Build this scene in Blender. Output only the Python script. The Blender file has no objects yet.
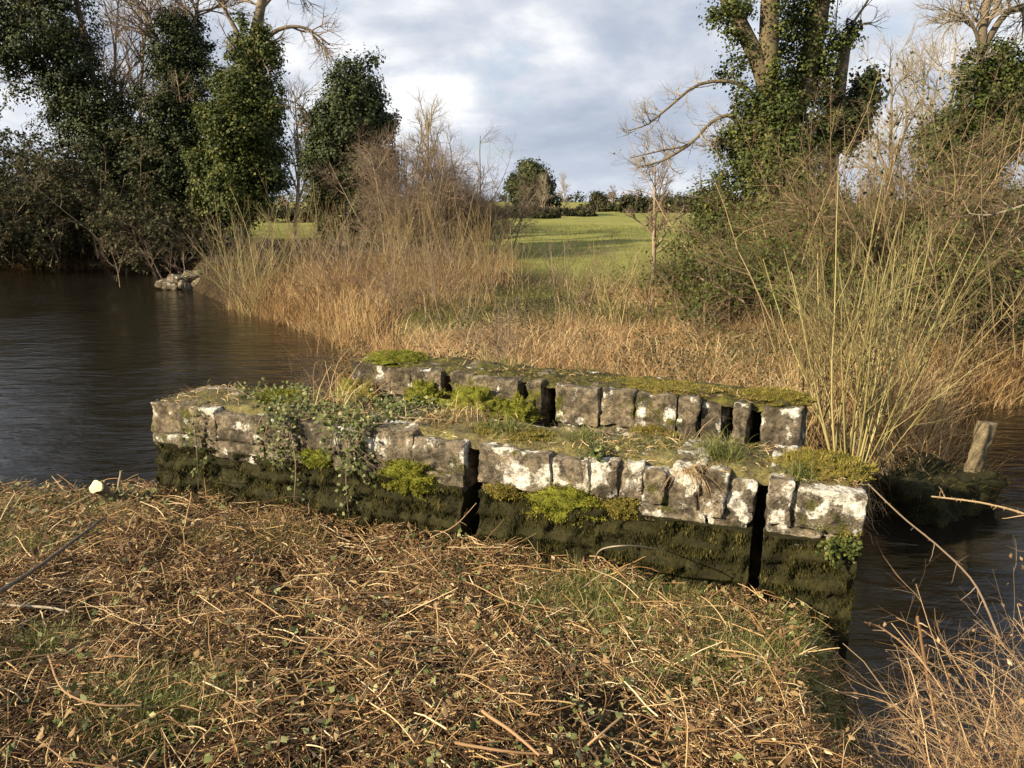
import bpy, math, random
import numpy as np
from mathutils import Vector, noise as mnoise

S = bpy.context.scene
COL = S.collection
rng = np.random.default_rng(11)
random.seed(5)
PI = math.pi

# ------------------------------------------------------------------ camera
F = 760.0                       # focal length in pixels of a 1024 wide frame
CAM = np.array([0.0, 0.0, 3.2])
PITCH = math.radians(13.6)
cp, sp = math.cos(PITCH), math.sin(PITCH)
cd = bpy.data.cameras.new('camera'); cam = bpy.data.objects.new('camera', cd); COL.objects.link(cam)
cam.location = CAM; cam.rotation_euler = (PI/2 - PITCH, 0, 0)
cd.sensor_width = 36; cd.lens = F/1024*36; cd.clip_start = 0.05; cd.clip_end = 6000
S.camera = cam

def ray(px, py):
    u, v = (px-512)/F, (384-py)/F
    return np.array([u, cp+v*sp, -sp+v*cp])
def at(px, py, Y):              # world point seen at a photo position, at forward distance Y
    d = ray(px, py); return CAM + d*(Y/d[1])
def at_z(px, py, z):
    d = ray(px, py); return CAM + d*((z-CAM[2])/d[2])

# ------------------------------------------------------------------ helpers: objects
def tag(o, label=None, cat=None, group=None, kind=None):
    if label: o['label'] = label
    if cat: o['category'] = cat
    if group: o['group'] = group
    if kind: o['kind'] = kind
    return o
def empty(name, loc, label=None, cat=None, group=None, rz=0):
    o = bpy.data.objects.new(name, None); COL.objects.link(o)
    o.location = loc; o.rotation_euler = (0, 0, rz); o.empty_display_size = .1
    return tag(o, label, cat, group)
def build(name, V, faces, m, parent=None, rnd=None, smooth=True, org=None):
    """V (n,3) world (or local) points; faces: list of (n,k) index arrays; org is subtracted when parented to an unrotated empty"""
    V = np.asarray(V, dtype=np.float32)
    if org is not None: V = V - np.asarray(org, dtype=np.float32)
    me = bpy.data.meshes.new(name)
    faces = [np.asarray(f, dtype=np.int32) for f in faces if len(f)]
    nl = sum(f.size for f in faces); nf = sum(len(f) for f in faces)
    me.vertices.add(len(V)); me.vertices.foreach_set('co', V.ravel())
    me.loops.add(nl); me.polygons.add(nf)
    me.loops.foreach_set('vertex_index', np.concatenate([f.ravel() for f in faces]))
    tot = np.concatenate([np.full(len(f), f.shape[1], np.int32) for f in faces])
    st = np.concatenate([[0], np.cumsum(tot)[:-1]]).astype(np.int32)
    me.polygons.foreach_set('loop_start', st)
    me.polygons.foreach_set('use_smooth', np.full(nf, smooth, dtype=bool))
    if rnd is not None:
        a = me.attributes.new('rnd', 'FLOAT', 'POINT'); a.data.foreach_set('value', np.asarray(rnd, dtype=np.float32))
    me.update(calc_edges=True)
    if m is not None: me.materials.append(m)
    o = bpy.data.objects.new(name, me); COL.objects.link(o)
    if parent is not None: o.parent = parent
    return o
def nrm(a): return a/np.maximum(np.linalg.norm(a, axis=-1, keepdims=True), 1e-9)

class Geo:
    """collects vertices, faces and the per-vertex random value of ONE mesh"""
    def __init__(s): s.V = []; s.Q = []; s.T = []; s.R = []; s.n = 0
    def add(s, V, Q=None, T=None, R=None):
        V = np.asarray(V).reshape(-1, 3)
        if Q is not None and len(Q): s.Q.append(np.asarray(Q)+s.n)
        if T is not None and len(T): s.T.append(np.asarray(T)+s.n)
        s.R.append(np.full(len(V), .5) if R is None else np.asarray(R).ravel()); s.V.append(V); s.n += len(V)
    def tubes(s, P, R, sides=4, rnd=None):
        P = np.asarray(P, float); N, K, _ = P.shape; R = np.broadcast_to(R, (N, K))
        T = nrm(np.gradient(P, axis=1))
        ov = nrm(P[:, -1]-P[:, 0])
        ref = np.where(np.abs(ov[:, 2:3]) > .8, np.array([[1., 0.2, 0]]), np.array([[0.1, 0, 1.]]))[:, None, :]
        n1 = nrm(np.cross(T, np.broadcast_to(ref, T.shape))); n2 = np.cross(T, n1)
        a = np.arange(sides)*2*PI/sides
        V = P[:, :, None, :] + R[:, :, None, None]*(np.cos(a)[None, None, :, None]*n1[:, :, None, :] + np.sin(a)[None, None, :, None]*n2[:, :, None, :])
        i = np.arange(N)[:, None, None]*K*sides; k = np.arange(K-1)[None, :, None]*sides; j = np.arange(sides)[None, None, :]; j2 = (j+1) % sides
        Q = np.stack(np.broadcast_arrays(i+k+j, i+k+j2, i+k+sides+j2, i+k+sides+j), -1).reshape(-1, 4)
        rr = rng.random(N) if rnd is None else np.broadcast_to(rnd, (N,))
        s.add(V, Q=Q, R=np.repeat(rr, K*sides))
    def ribbons(s, P, W, side, rnd=None):
        P = np.asarray(P, float); N, K, _ = P.shape; W = np.broadcast_to(W, (N, K))
        V = np.stack([P-side[:, None, :]*W[:, :, None], P+side[:, None, :]*W[:, :, None]], 2)
        i = np.arange(N)[:, None]*K*2; k = np.arange(K-1)[None, :]*2
        Q = np.stack(np.broadcast_arrays(i+k, i+k+1, i+k+3, i+k+2), -1).reshape(-1, 4)
        rr = rng.random(N) if rnd is None else np.broadcast_to(rnd, (N,))
        s.add(V, Q=Q, R=np.repeat(rr, K*2))
    def leaves(s, C, nor, L, W, rnd=None, fold=.18):
        N = len(C); nor = nrm(nor)
        d = nrm(np.cross(nor, nrm(rng.normal(size=(N, 3))))); t = np.cross(nor, d)
        L = np.broadcast_to(L, (N,))[:, None]; W = np.broadcast_to(W, (N,))[:, None]
        V = np.stack([C-d*L*.5, C+t*W*.5-nor*fold*W-d*L*.08, C+d*L*.5-nor*fold*.5*L, C-t*W*.5-nor*fold*W-d*L*.08], 1)
        b = np.arange(N)[:, None]*4
        T = np.concatenate([b+np.array([[0, 1, 2]]), b+np.array([[0, 2, 3]])])
        rr = rng.random(N) if rnd is None else np.broadcast_to(rnd, (N,))
        s.add(V, T=T, R=np.repeat(rr, 4))
    def obj(s, name, m, parent=None, org=None, smooth=True):
        f = []
        if s.Q: f.append(np.concatenate(s.Q))
        if s.T: f.append(np.concatenate(s.T))
        return build(name, np.concatenate(s.V), f, m, parent, np.concatenate(s.R), smooth, org)

def path(pts, K=12):            # smooth polyline through points
    p = np.asarray(pts, float); n = len(p)
    if n == 2: p = np.stack([p[0], p[0]*.66+p[1]*.34, p[0]*.33+p[1]*.67, p[1]]); n = 4
    q = np.concatenate([[2*p[0]-p[1]], p, [2*p[-1]-p[-2]]]); out = []
    for u in np.linspace(0, n-1-1e-6, K):
        i = int(u); t = u-i; a, b, c, d = q[i:i+4]
        out.append(.5*((2*b)+(-a+c)*t+(2*a-5*b+4*c-d)*t*t+(-a+3*b-3*c+d)*t**3))
    return np.array(out)
def wander(pos, d, length, K, curl, up=0.0, grav=0.0):
    N = len(pos); P = np.zeros((N, K, 3)); P[:, 0] = pos; d = nrm(d); st = (np.broadcast_to(length, (N,))/(K-1))[:, None]
    bend = rng.normal(size=(N, 3))*curl*.6
    for k in range(1, K):
        d = nrm(d + rng.normal(size=(N, 3))*curl + bend*.5 + np.array([0, 0, up-grav*k/K]))
        P[:, k] = P[:, k-1] + d*st
    return P
def grow(P, R, levels):
    """children along parents, level by level; returns the list of (paths, radii) made"""
    out = []
    for L in levels:
        N, K, _ = P.shape; n = L['n']; M = N*n
        i = np.repeat(np.arange(N), n); t = rng.uniform(L.get('t0', .25), L.get('t1', 1.), M)*(K-1.001)
        k = t.astype(int); f = (t-k)[:, None]
        pos = P[i, k]*(1-f)+P[i, k+1]*f; T = nrm(P[i, k+1]-P[i, k]); pr = R[i, k]*(1-f[:, 0])+R[i, k+1]*f[:, 0]
        perp = nrm(np.cross(T, rng.normal(size=(M, 3)))); a = np.radians(rng.normal(L['ang'], L.get('asd', 12), M))[:, None]
        d = np.cos(a)*T + np.sin(a)*perp + np.array([0, 0, L.get('lift', 0)])
        ln = L['len']*rng.uniform(.5, 1.25, M)*(1-.45*t/(K-1))
        C = wander(pos, d, ln, L.get('K', 5), L.get('curl', .12), L.get('up', 0), L.get('grav', 0))
        r0 = np.minimum(pr*.75, L['r']*rng.uniform(.7, 1.2, M)); KK = C.shape[1]
        RR = r0[:, None]*np.linspace(1, L.get('tip', .35), KK)[None, :]
        out.append((C, RR)); P, R = C, RR
    return out

# ------------------------------------------------------------------ helpers: materials
def mat(name):
    m = bpy.data.materials.new(name); m.use_nodes = True; nt = m.node_tree
    return m, nt, nt.nodes['Principled BSDF']
def N(nt, t, **k):
    n = nt.nodes.new(t)
    for a, b in k.items(): setattr(n, a, b)
    return n
def ramp(nt, stops, src=None, const=False):
    n = N(nt, 'ShaderNodeValToRGB'); cr = n.color_ramp
    if const: cr.interpolation = 'CONSTANT'
    while len(cr.elements) < len(stops): cr.elements.new(.5)
    for e, (p, c) in zip(cr.elements, stops): e.position = p; e.color = (*c, 1)
    if src is not None: nt.links.new(src, n.inputs[0])
    return n
def noi(nt, scale, detail=5, rough=.6, vec=None, dist=0):
    n = N(nt, 'ShaderNodeTexNoise'); n.inputs['Scale'].default_value = scale; n.inputs['Detail'].default_value = detail
    n.inputs['Roughness'].default_value = rough; n.inputs['Distortion'].default_value = dist
    if vec is not None: nt.links.new(vec, n.inputs['Vector'])
    return n
def mixc(nt, fac, a, b):
    n = N(nt, 'ShaderNodeMix', data_type='RGBA')
    for s, x in ((0, fac), (6, a), (7, b)):
        if isinstance(x, (int, float)): n.inputs[s].default_value = x
        elif isinstance(x, tuple): n.inputs[s].default_value = (*x, 1)
        else: nt.links.new(x, n.inputs[s])
    return n.outputs[2]
def math_(nt, op, a, b=None, clamp=False):
    n = N(nt, 'ShaderNodeMath', operation=op, use_clamp=clamp)
    for i, x in enumerate((a, b)):
        if x is None: continue
        if isinstance(x, (int, float)): n.inputs[i].default_value = x
        else: nt.links.new(x, n.inputs[i])
    return n.outputs[0]
def bump(nt, b, h, strength, dist):
    n = N(nt, 'ShaderNodeBump'); n.inputs['Strength'].default_value = strength; n.inputs['Distance'].default_value = dist
    nt.links.new(h, n.inputs['Height']); nt.links.new(n.outputs[0], b.inputs['Normal'])

def rnd_mat(name, stops, rough=.7, spec=.3, translucent=0.0, blotch=0.0):
    m, nt, b = mat(name)
    a = N(nt, 'ShaderNodeAttribute', attribute_name='rnd'); c = ramp(nt, stops, a.outputs['Fac']).outputs[0]
    if blotch:
        g = N(nt, 'ShaderNodeNewGeometry'); nz = noi(nt, blotch, 3, vec=g.outputs['Position'])
        r = ramp(nt, [(.3, (.6, .6, .6)), (.7, (1.25, 1.25, 1.25))], nz.outputs[0])
        mm = N(nt, 'ShaderNodeMix', data_type='RGBA', blend_type='MULTIPLY'); mm.inputs[0].default_value = 1
        nt.links.new(c, mm.inputs[6]); nt.links.new(r.outputs[0], mm.inputs[7]); c = mm.outputs[2]
    nt.links.new(c, b.inputs['Base Color']); b.inputs['Roughness'].default_value = rough; b.inputs['Specular IOR Level'].default_value = spec
    if translucent:
        t = N(nt, 'ShaderNodeBsdfTranslucent'); nt.links.new(c, t.inputs[0]); mx = N(nt, 'ShaderNodeMixShader'); mx.inputs[0].default_value = translucent
        nt.links.new(b.outputs[0], mx.inputs[1]); nt.links.new(t.outputs[0], mx.inputs[2]); nt.links.new(mx.outputs[0], nt.nodes['Material Output'].inputs[0])
    return m

M = {}
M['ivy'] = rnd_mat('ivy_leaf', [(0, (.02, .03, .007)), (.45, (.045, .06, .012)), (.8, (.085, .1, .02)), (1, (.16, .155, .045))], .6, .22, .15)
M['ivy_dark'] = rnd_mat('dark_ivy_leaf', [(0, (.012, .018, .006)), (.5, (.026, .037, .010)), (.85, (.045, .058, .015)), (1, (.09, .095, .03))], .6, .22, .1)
M['ivy_wall'] = rnd_mat('wall_ivy_leaf', [(0, (.03, .042, .01)), (.5, (.08, .1, .028)), (.8, (.16, .175, .065)), (1, (.28, .28, .14))], .55, .25, .15)
M['olive'] = rnd_mat('olive_leaf', [(0, (.015, .019, .007)), (.5, (.034, .037, .013)), (1, (.085, .08, .03))], .65, .2, .15)
M['bark'] = rnd_mat('grey_bark', [(0, (.10, .08, .055)), (1, (.2, .16, .11))], .9, .2, 0, 3.0)
M['twig'] = rnd_mat('twig_bark', [(0, (.09, .065, .045)), (.6, (.17, .125, .085)), (1, (.26, .2, .14))], .8, .3)
M['twig_pale'] = rnd_mat('pale_twig_bark', [(0, (.15, .125, .09)), (1, (.32, .275, .2))], .8, .3)
M['twig_tan'] = rnd_mat('tan_twig_bark', [(0, (.075, .052, .03)), (.6, (.18, .128, .07)), (1, (.34, .26, .15))], .8, .3)
M['willow'] = rnd_mat('willow_bark', [(0, (.13, .105, .04)), (.6, (.26, .225, .09)), (1, (.36, .31, .15))], .7, .3)
M['willow_dull'] = rnd_mat('dull_willow_bark', [(0, (.12, .085, .04)), (.6, (.22, .165, .075)), (1, (.32, .25, .12))], .75, .3)
M['bramble'] = rnd_mat('bramble_cane', [(0, (.12, .06, .03)), (.5, (.26, .16, .08)), (1, (.43, .31, .175))], .65, .35)
M['drygrass'] = rnd_mat('dry_grass', [(0, (.09, .045, .02)), (.3, (.27, .16, .068)), (.65, (.48, .33, .16)), (1, (.66, .53, .31))], .7, .3, .25)
M['greengrass'] = rnd_mat('green_grass', [(0, (.06, .075, .016)), (.5, (.13, .15, .035)), (.85, (.22, .22, .07)), (1, (.36, .31, .15))], .6, .3, .3)
M['litter'] = rnd_mat('cut_stems', [(0, (.025, .014, .007)), (.28, (.10, .05, .022)), (.5, (.25, .145, .062)), (.75, (.43, .295, .14)), (1, (.68, .55, .35))], .7, .3, .08)
M['deadleaf'] = rnd_mat('dead_leaf', [(0, (.05, .028, .013)), (.4, (.16, .095, .042)), (.8, (.34, .24, .12)), (1, (.55, .45, .28))], .65, .35, .12)
M['mossfur'] = rnd_mat('moss_fibre', [(0, (.045, .05, .008)), (.5, (.13, .14, .014)), (1, (.27, .26, .04))], .8, .2, .2)
M['mossolive'] = rnd_mat('olive_moss', [(0, (.07, .065, .012)), (.5, (.15, .13, .02)), (1, (.28, .23, .06))], .85, .2, .15)
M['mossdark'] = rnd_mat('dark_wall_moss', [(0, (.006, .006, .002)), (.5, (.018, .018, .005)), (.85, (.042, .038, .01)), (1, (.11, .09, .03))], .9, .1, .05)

def stone_mat(name, lichen=.5, mossy=.5, dark=1.0, top_moss=True):
    m, nt, b = mat(name)
    tc = N(nt, 'ShaderNodeNewGeometry'); P = tc.outputs['Position']
    oi = N(nt, 'ShaderNodeAttribute', attribute_name='rnd')
    n1 = noi(nt, 5, 8, .65, P); n2 = noi(nt, 22, 6, .7, P); n3 = noi(nt, 90, 4, .7, P)
    base = ramp(nt, [(.3, (.05*dark, .044*dark, .035*dark)), (.45, (.145*dark, .127*dark, .098*dark)), (.56, (.235*dark, .205*dark, .16*dark)), (.72, (.34*dark, .295*dark, .225*dark))], n1.outputs[0]).outputs[0]
    tint = ramp(nt, [(0, (.75, .72, .68)), (.5, (1, .97, .92)), (1, (1.2, 1.12, .98))], oi.outputs['Fac']).outputs[0]
    mm = N(nt, 'ShaderNodeMix', data_type='RGBA', blend_type='MULTIPLY'); mm.inputs[0].default_value = 1
    nt.links.new(base, mm.inputs[6]); nt.links.new(tint, mm.inputs[7]); c = mm.outputs[2]
    sp_ = ramp(nt, [(.36, (.22, .2, .18)), (.47, (.75, .73, .7)), (.56, (1.1, 1.08, 1.05)), (.7, (1.6, 1.55, 1.45))], n2.outputs[0]).outputs[0]
    m2 = N(nt, 'ShaderNodeMix', data_type='RGBA', blend_type='MULTIPLY'); m2.inputs[0].default_value = .85
    nt.links.new(c, m2.inputs[6]); nt.links.new(sp_, m2.inputs[7]); c = m2.outputs[2]
    # black weathering, moss film in hollows, white crust lichen blotches
    nb = noi(nt, 3.3, 6, .7, P, .4); blk = ramp(nt, [(.5, (0, 0, 0)), (.6, (1, 1, 1))], nb.outputs[0]).outputs[0]
    c = mixc(nt, math_(nt, 'MULTIPLY', blk, .75), c, (.03, .027, .022))
    nm = noi(nt, 4.1, 7, .7, P, .3); t = .62-.12*mossy
    mo = ramp(nt, [(t, (0, 0, 0)), (t+.06, (1, 1, 1))], nm.outputs[0]).outputs[0]
    nmc = ramp(nt, [(.35, (.035, .037, .010)), (.6, (.1, .1, .018)), (.75, (.16, .15, .03))], n2.outputs[0]).outputs[0]
    c = mixc(nt, mo, c, nmc)
    if lichen > 0:
        mp = N(nt, 'ShaderNodeMapping'); mp.inputs['Location'].default_value = (3.3, 1.2, .4); nt.links.new(P, mp.inputs[0])
        nl = noi(nt, 7.5, 3, .5, mp.outputs[0], .1); edge = noi(nt, 55, 3, .6, P)
        v = math_(nt, 'ADD', nl.outputs[0], math_(nt, 'MULTIPLY', edge.outputs[0], .13))
        tx = N(nt, 'ShaderNodeSeparateXYZ'); nt.links.new(P, tx.inputs[0])
        # the crust grows thicker towards the open eastern end and along the upper edges
        gx = math_(nt, 'MULTIPLY', math_(nt, 'ADD', tx.outputs[0], .9, True), .075*lichen)
        gz = math_(nt, 'MULTIPLY', math_(nt, 'SUBTRACT', tx.outputs[2], 1.56), .30*lichen)
        v = math_(nt, 'ADD', v, math_(nt, 'ADD', gx, gz))
        li = ramp(nt, [(.685, (0, 0, 0)), (.735, (1, 1, 1))], v).outputs[0]
        lc = ramp(nt, [(.38, (.25, .23, .19)), (.48, (.55, .53, .46)), (.62, (.8, .79, .73))], n2.outputs[0]).outputs[0]
        halo = ramp(nt, [(.60, (0, 0, 0)), (.70, (1, 1, 1))], v).outputs[0]; spk = ramp(nt, [(.52, (0, 0, 0)), (.6, (1, 1, 1))], n3.outputs[0]).outputs[0]
        c = mixc(nt, math_(nt, 'MULTIPLY', math_(nt, 'MULTIPLY', halo, spk), .75), c, (.5, .48, .42))
        hole = ramp(nt, [(.3, (0, 0, 0)), (.4, (1, 1, 1))], edge.outputs[0]).outputs[0]
        c = mixc(nt, math_(nt, 'MULTIPLY', math_(nt, 'MULTIPLY', li, hole), .93), c, lc)
    nt.links.new(c, b.inputs['Base Color']); b.inputs['Roughness'].default_value = .93; b.inputs['Specular IOR Level'].default_value = .2
    h = math_(nt, 'ADD', math_(nt, 'MULTIPLY', n2.outputs[0], .6), math_(nt, 'ADD', math_(nt, 'MULTIPLY', n3.outputs[0], .25), n1.outputs[0]))
    bump(nt, b, h, 1.0, .05)
    return m
M['stone'] = stone_mat('lichened_stone', 1.15, .35, .95)
M['stone_far'] = stone_mat('weathered_stone', .02, .5, .88)
M['ashlar'] = stone_mat('pale_ashlar', .1, .5, 1.1)

def simple_noise_mat(name, stops, scale, rough=.9, bs=.6, bd=.03, detail=8):
    m, nt, b = mat(name); g = N(nt, 'ShaderNodeNewGeometry'); P = g.outputs['Position']
    n1 = noi(nt, scale, detail, .7, P); n2 = noi(nt, scale*6, 5, .7, P)
    v = math_(nt, 'ADD', math_(nt, 'MULTIPLY', n1.outputs[0], .6), math_(nt, 'MULTIPLY', n2.outputs[0], .4))
    nt.links.new(ramp(nt, stops, v).outputs[0], b.inputs['Base Color'])
    b.inputs['Roughness'].default_value = rough; b.inputs['Specular IOR Level'].default_value = .2
    bump(nt, b, math_(nt, 'ADD', n1.outputs[0], math_(nt, 'MULTIPLY', n2.outputs[0], .4)), bs, bd)
    return m
M['bark_mottled'] = simple_noise_mat('mossy_bark', [(.34, (.035, .028, .018)), (.46, (.095, .075, .046)), (.56, (.155, .125, .072)), (.66, (.15, .135, .045))], 3.2, .95, 1.0, .06)  # brown trunk bark, mottled by noise with olive patches
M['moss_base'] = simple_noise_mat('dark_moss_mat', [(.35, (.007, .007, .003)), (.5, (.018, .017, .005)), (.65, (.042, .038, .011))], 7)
M['moss_bright'] = simple_noise_mat('bright_moss', [(.35, (.035, .04, .007)), (.5, (.11, .12, .012)), (.62, (.2, .2, .03))], 18)
M['moss_olive'] = simple_noise_mat('olive_moss_mat', [(.35, (.035, .03, .01)), (.5, (.1, .085, .018)), (.62, (.19, .155, .04))], 12)
M['wall_top'] = simple_noise_mat('wall_top_soil', [(.36, (.03, .025, .015)), (.47, (.085, .07, .035)), (.55, (.14, .125, .04)), (.63, (.2, .17, .1)), (.69, (.5, .48, .43))], 9)
M['wall_top_dark'] = simple_noise_mat('wall_top_moss', [(.36, (.015, .014, .007)), (.48, (.04, .036, .014)), (.56, (.085, .08, .015)), (.68, (.15, .14, .03))], 6)
M['wood'] = simple_noise_mat('weathered_wood', [(.35, (.05, .04, .026)), (.5, (.13, .105, .065)), (.65, (.22, .18, .115))], 14)
M['deadstick'] = simple_noise_mat('dead_grey_wood', [(.35, (.05, .04, .035)), (.5, (.11, .09, .075)), (.65, (.2, .17, .14))], 20)
M['cutwood'] = simple_noise_mat('fresh_cut_wood', [(.35, (.5, .4, .2)), (.5, (.7, .6, .36)), (.65, (.8, .72, .5))], 25, .8, .2, .01)

# ------------------------------------------------------------------ terrain
def smooth(a, b, x):
    t = np.clip((x-a)/(b-a), 0, 1); return t*t*(3-2*t)
def sdist(px, py, poly):        # signed distance, positive inside
    p = np.asarray(poly, float); d2 = np.full(px.shape, 1e18); ins = np.zeros(px.shape, bool)
    for a, b in zip(p, np.roll(p, -1, 0)):
        e = b-a; wx, wy = px-a[0], py-a[1]; t = np.clip((wx*e[0]+wy*e[1])/(e@e), 0, 1)
        d2 = np.minimum(d2, (wx-e[0]*t)**2+(wy-e[1]*t)**2)
        c = (a[1] > py) != (b[1] > py)
        if abs(e[1]) > 1e-9: ins ^= c & (px < a[0]+(py-a[1])*e[0]/e[1])
    return np.where(ins, 1, -1)*np.sqrt(d2)
def lowf(x, y, s, seed=0):      # cheap smooth noise from summed sines
    r = np.random.default_rng(seed); o = 0
    for k in range(7):
        a = r.uniform(0, 2*PI); f = s*r.uniform(.5, 2.2); o = o+np.sin((x*np.cos(a)+y*np.sin(a))*f+r.uniform(0, 6))/(1+.4*k)
    return o/3.
WA = np.array([-2.76, 5.62]); WD = nrm(np.array([4.65, -1.85])); WN = np.array([WD[1], -WD[0]])   # near wall: left front corner, direction, normal to the viewer
NEAR = [(-300, -60), (-300, -6), (-30, 1.5), (-9, 4.6), (-4.6, 5.75), (-3.0, 6.0), (-2.2, 5.7), (1.95, 4.05), (2.0, 3.75), (1.66, 3.1), (1.44, 2.62), (1.54, 2.32), (2.4, 2.2), (8, 3.2), (30, 7), (300, 20), (300, -60)]
FAR = [(-300, 44), (-60, 39), (-26, 36.4), (-15.2, 35.2), (-13.2, 29), (-8.6, 22.3), (-6.2, 19.6), (-4.5, 17), (-3.5, 15.2), (-2.8, 11.5), (-2.1, 8.3), (-1.3, 7.0), (2.3, 5.5), (3.3, 6.4), (4.9, 7.7), (5.6, 9), (7.3, 11.1), (14, 13.4), (40, 18), (300, 40), (300, 2500), (-300, 2500)]
BRIDGE = [(-2.5, 5.8), (1.9, 3.95), (2.05, 5.9), (-1.4, 7.4)]
def hz(x, y):
    x = np.asarray(x, float); y = np.asarray(y, float)
    s = (4.52-.398*x-y)/1.076
    tn = .93+.62*np.clip(s/4.2, -.1, 2.0)+.04*lowf(x, y, 1.6, 3)
    tn = tn+.035*np.where((y < 9) & (np.abs(x) < 8), lowf(x, y, 4.2, 44)*1.0+.6*lowf(x, y, 8.5, 45), 0)
    dn = sdist(x, y, NEAR); hn = -.9+(tn+.9)*smooth(-.45, .35, dn)
    df = sdist(x, y, FAR); tf = .95+.35*smooth(4, 25, df)+.10*lowf(x, y, .7, 5)*smooth(.5, 2, df)+.1*lowf(x, y, .16, 8)*smooth(2, 10, df)
    # ledge along the eastern waterside
    hf = -.9+(tf+.9)*smooth(-.3, 1.5, df)
    db = sdist(x, y, BRIDGE); hb = -.9+2.2*smooth(-.12, .06, db)
    # wide gentle rise towards the far horizon
    far = smooth(150, 900, np.hypot(x, y))*.0
    return np.maximum(np.maximum(hn, hf+far), hb)
NX, NY = 420, 520
ux = np.linspace(-1, 1, NX); gx = 3.6*np.sinh(ux*5.55)+1.2*ux
uy = np.linspace(-.32, 1, NY); gy = 3.0+5.2*np.sinh(uy*6.0)*1.0
X, Y = np.meshgrid(gx, gy); Z = hz(X, Y)
V = np.stack([X, Y, Z], -1).reshape(-1, 3)
ii = (np.arange(NY-1)[:, None]*NX+np.arange(NX-1)[None, :]).ravel(); Q = np.stack([ii, ii+1, ii+1+NX, ii+NX], -1)
def fieldmask(x, y):
    d = sdist(x, y, FAR); w = np.exp(-((x-1.3-.04*y)/2.6)**2)*6      # the meadow comes closest in the gap between the thickets
    return smooth(8, 13, d+w*.5+1.5*lowf(x, y, .35, 21))*smooth(18, 22, y+w+1.2*lowf(x, y, .3, 22))
field = fieldmask(X, Y)     # meadow beyond the overgrown strip
def ground_mat():
    m, nt, b = mat('ground_soil_and_meadow'); g = N(nt, 'ShaderNodeNewGeometry'); P = g.outputs['Position']
    a = N(nt, 'ShaderNodeAttribute', attribute_name='rnd')
    n1 = noi(nt, 1.4, 8, .7, P); n2 = noi(nt, .09, 5, .6, P); n3 = noi(nt, 9, 6, .7, P)
    soil = ramp(nt, [(.35, (.012, .009, .005)), (.5, (.03, .021, .011)), (.68, (.075, .055, .028))], n3.outputs[0]).outputs[0]
    v = math_(nt, 'ADD', math_(nt, 'MULTIPLY', n1.outputs[0], .45), math_(nt, 'MULTIPLY', n2.outputs[0], .55))
    gr = ramp(nt, [(.35, (.11, .12, .028)), (.5, (.17, .175, .045)), (.6, (.22, .205, .07)), (.7, (.27, .23, .1))], v).outputs[0]
    nt.links.new(mixc(nt, a.outputs['Fac'], soil, gr), b.inputs['Base Color'])
    b.inputs['Roughness'].default_value = .95; b.inputs['Specular IOR Level'].default_value = .1
    bump(nt, b, n3.outputs[0], .8, .06); return m
tag(build('ground', V, [Q], ground_mat(), rnd=field.ravel()), kind='structure')

def water_mat():
    m, nt, b = mat('river_water'); g = N(nt, 'ShaderNodeNewGeometry'); P = g.outputs['Position']
    b.inputs['Base Color'].default_value = (.009, .0075, .005, 1); b.inputs['Roughness'].default_value = .06; b.inputs['IOR'].default_value = 1.333
    mp = N(nt, 'ShaderNodeMapping'); mp.inputs['Rotation'].default_value = (0, 0, math.radians(25)); mp.inputs['Scale'].default_value = (.55, 1.5, 1); nt.links.new(P, mp.inputs[0])
    a = noi(nt, 2.2, 3, .55, mp.outputs[0], .6); c = noi(nt, 9, 4, .6, mp.outputs[0], .8); p = noi(nt, .25, 3, .6, P)
    k = ramp(nt, [(.35, (.25, .25, .25)), (.65, (1, 1, 1))], p.outputs[0]).outputs[0]
    h = math_(nt, 'ADD', math_(nt, 'MULTIPLY', a.outputs[0], .75), math_(nt, 'MULTIPLY', c.outputs[0], .16))
    bump(nt, b, math_(nt, 'MULTIPLY', h, k), .8, .085)
    return m
tag(build('river', [(-300, -8, 0), (300, -8, 0), (300, 60, 0), (-300, 60, 0)], [np.array([[0, 1, 2, 3]])], water_mat(), smooth=False), kind='structure')

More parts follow.
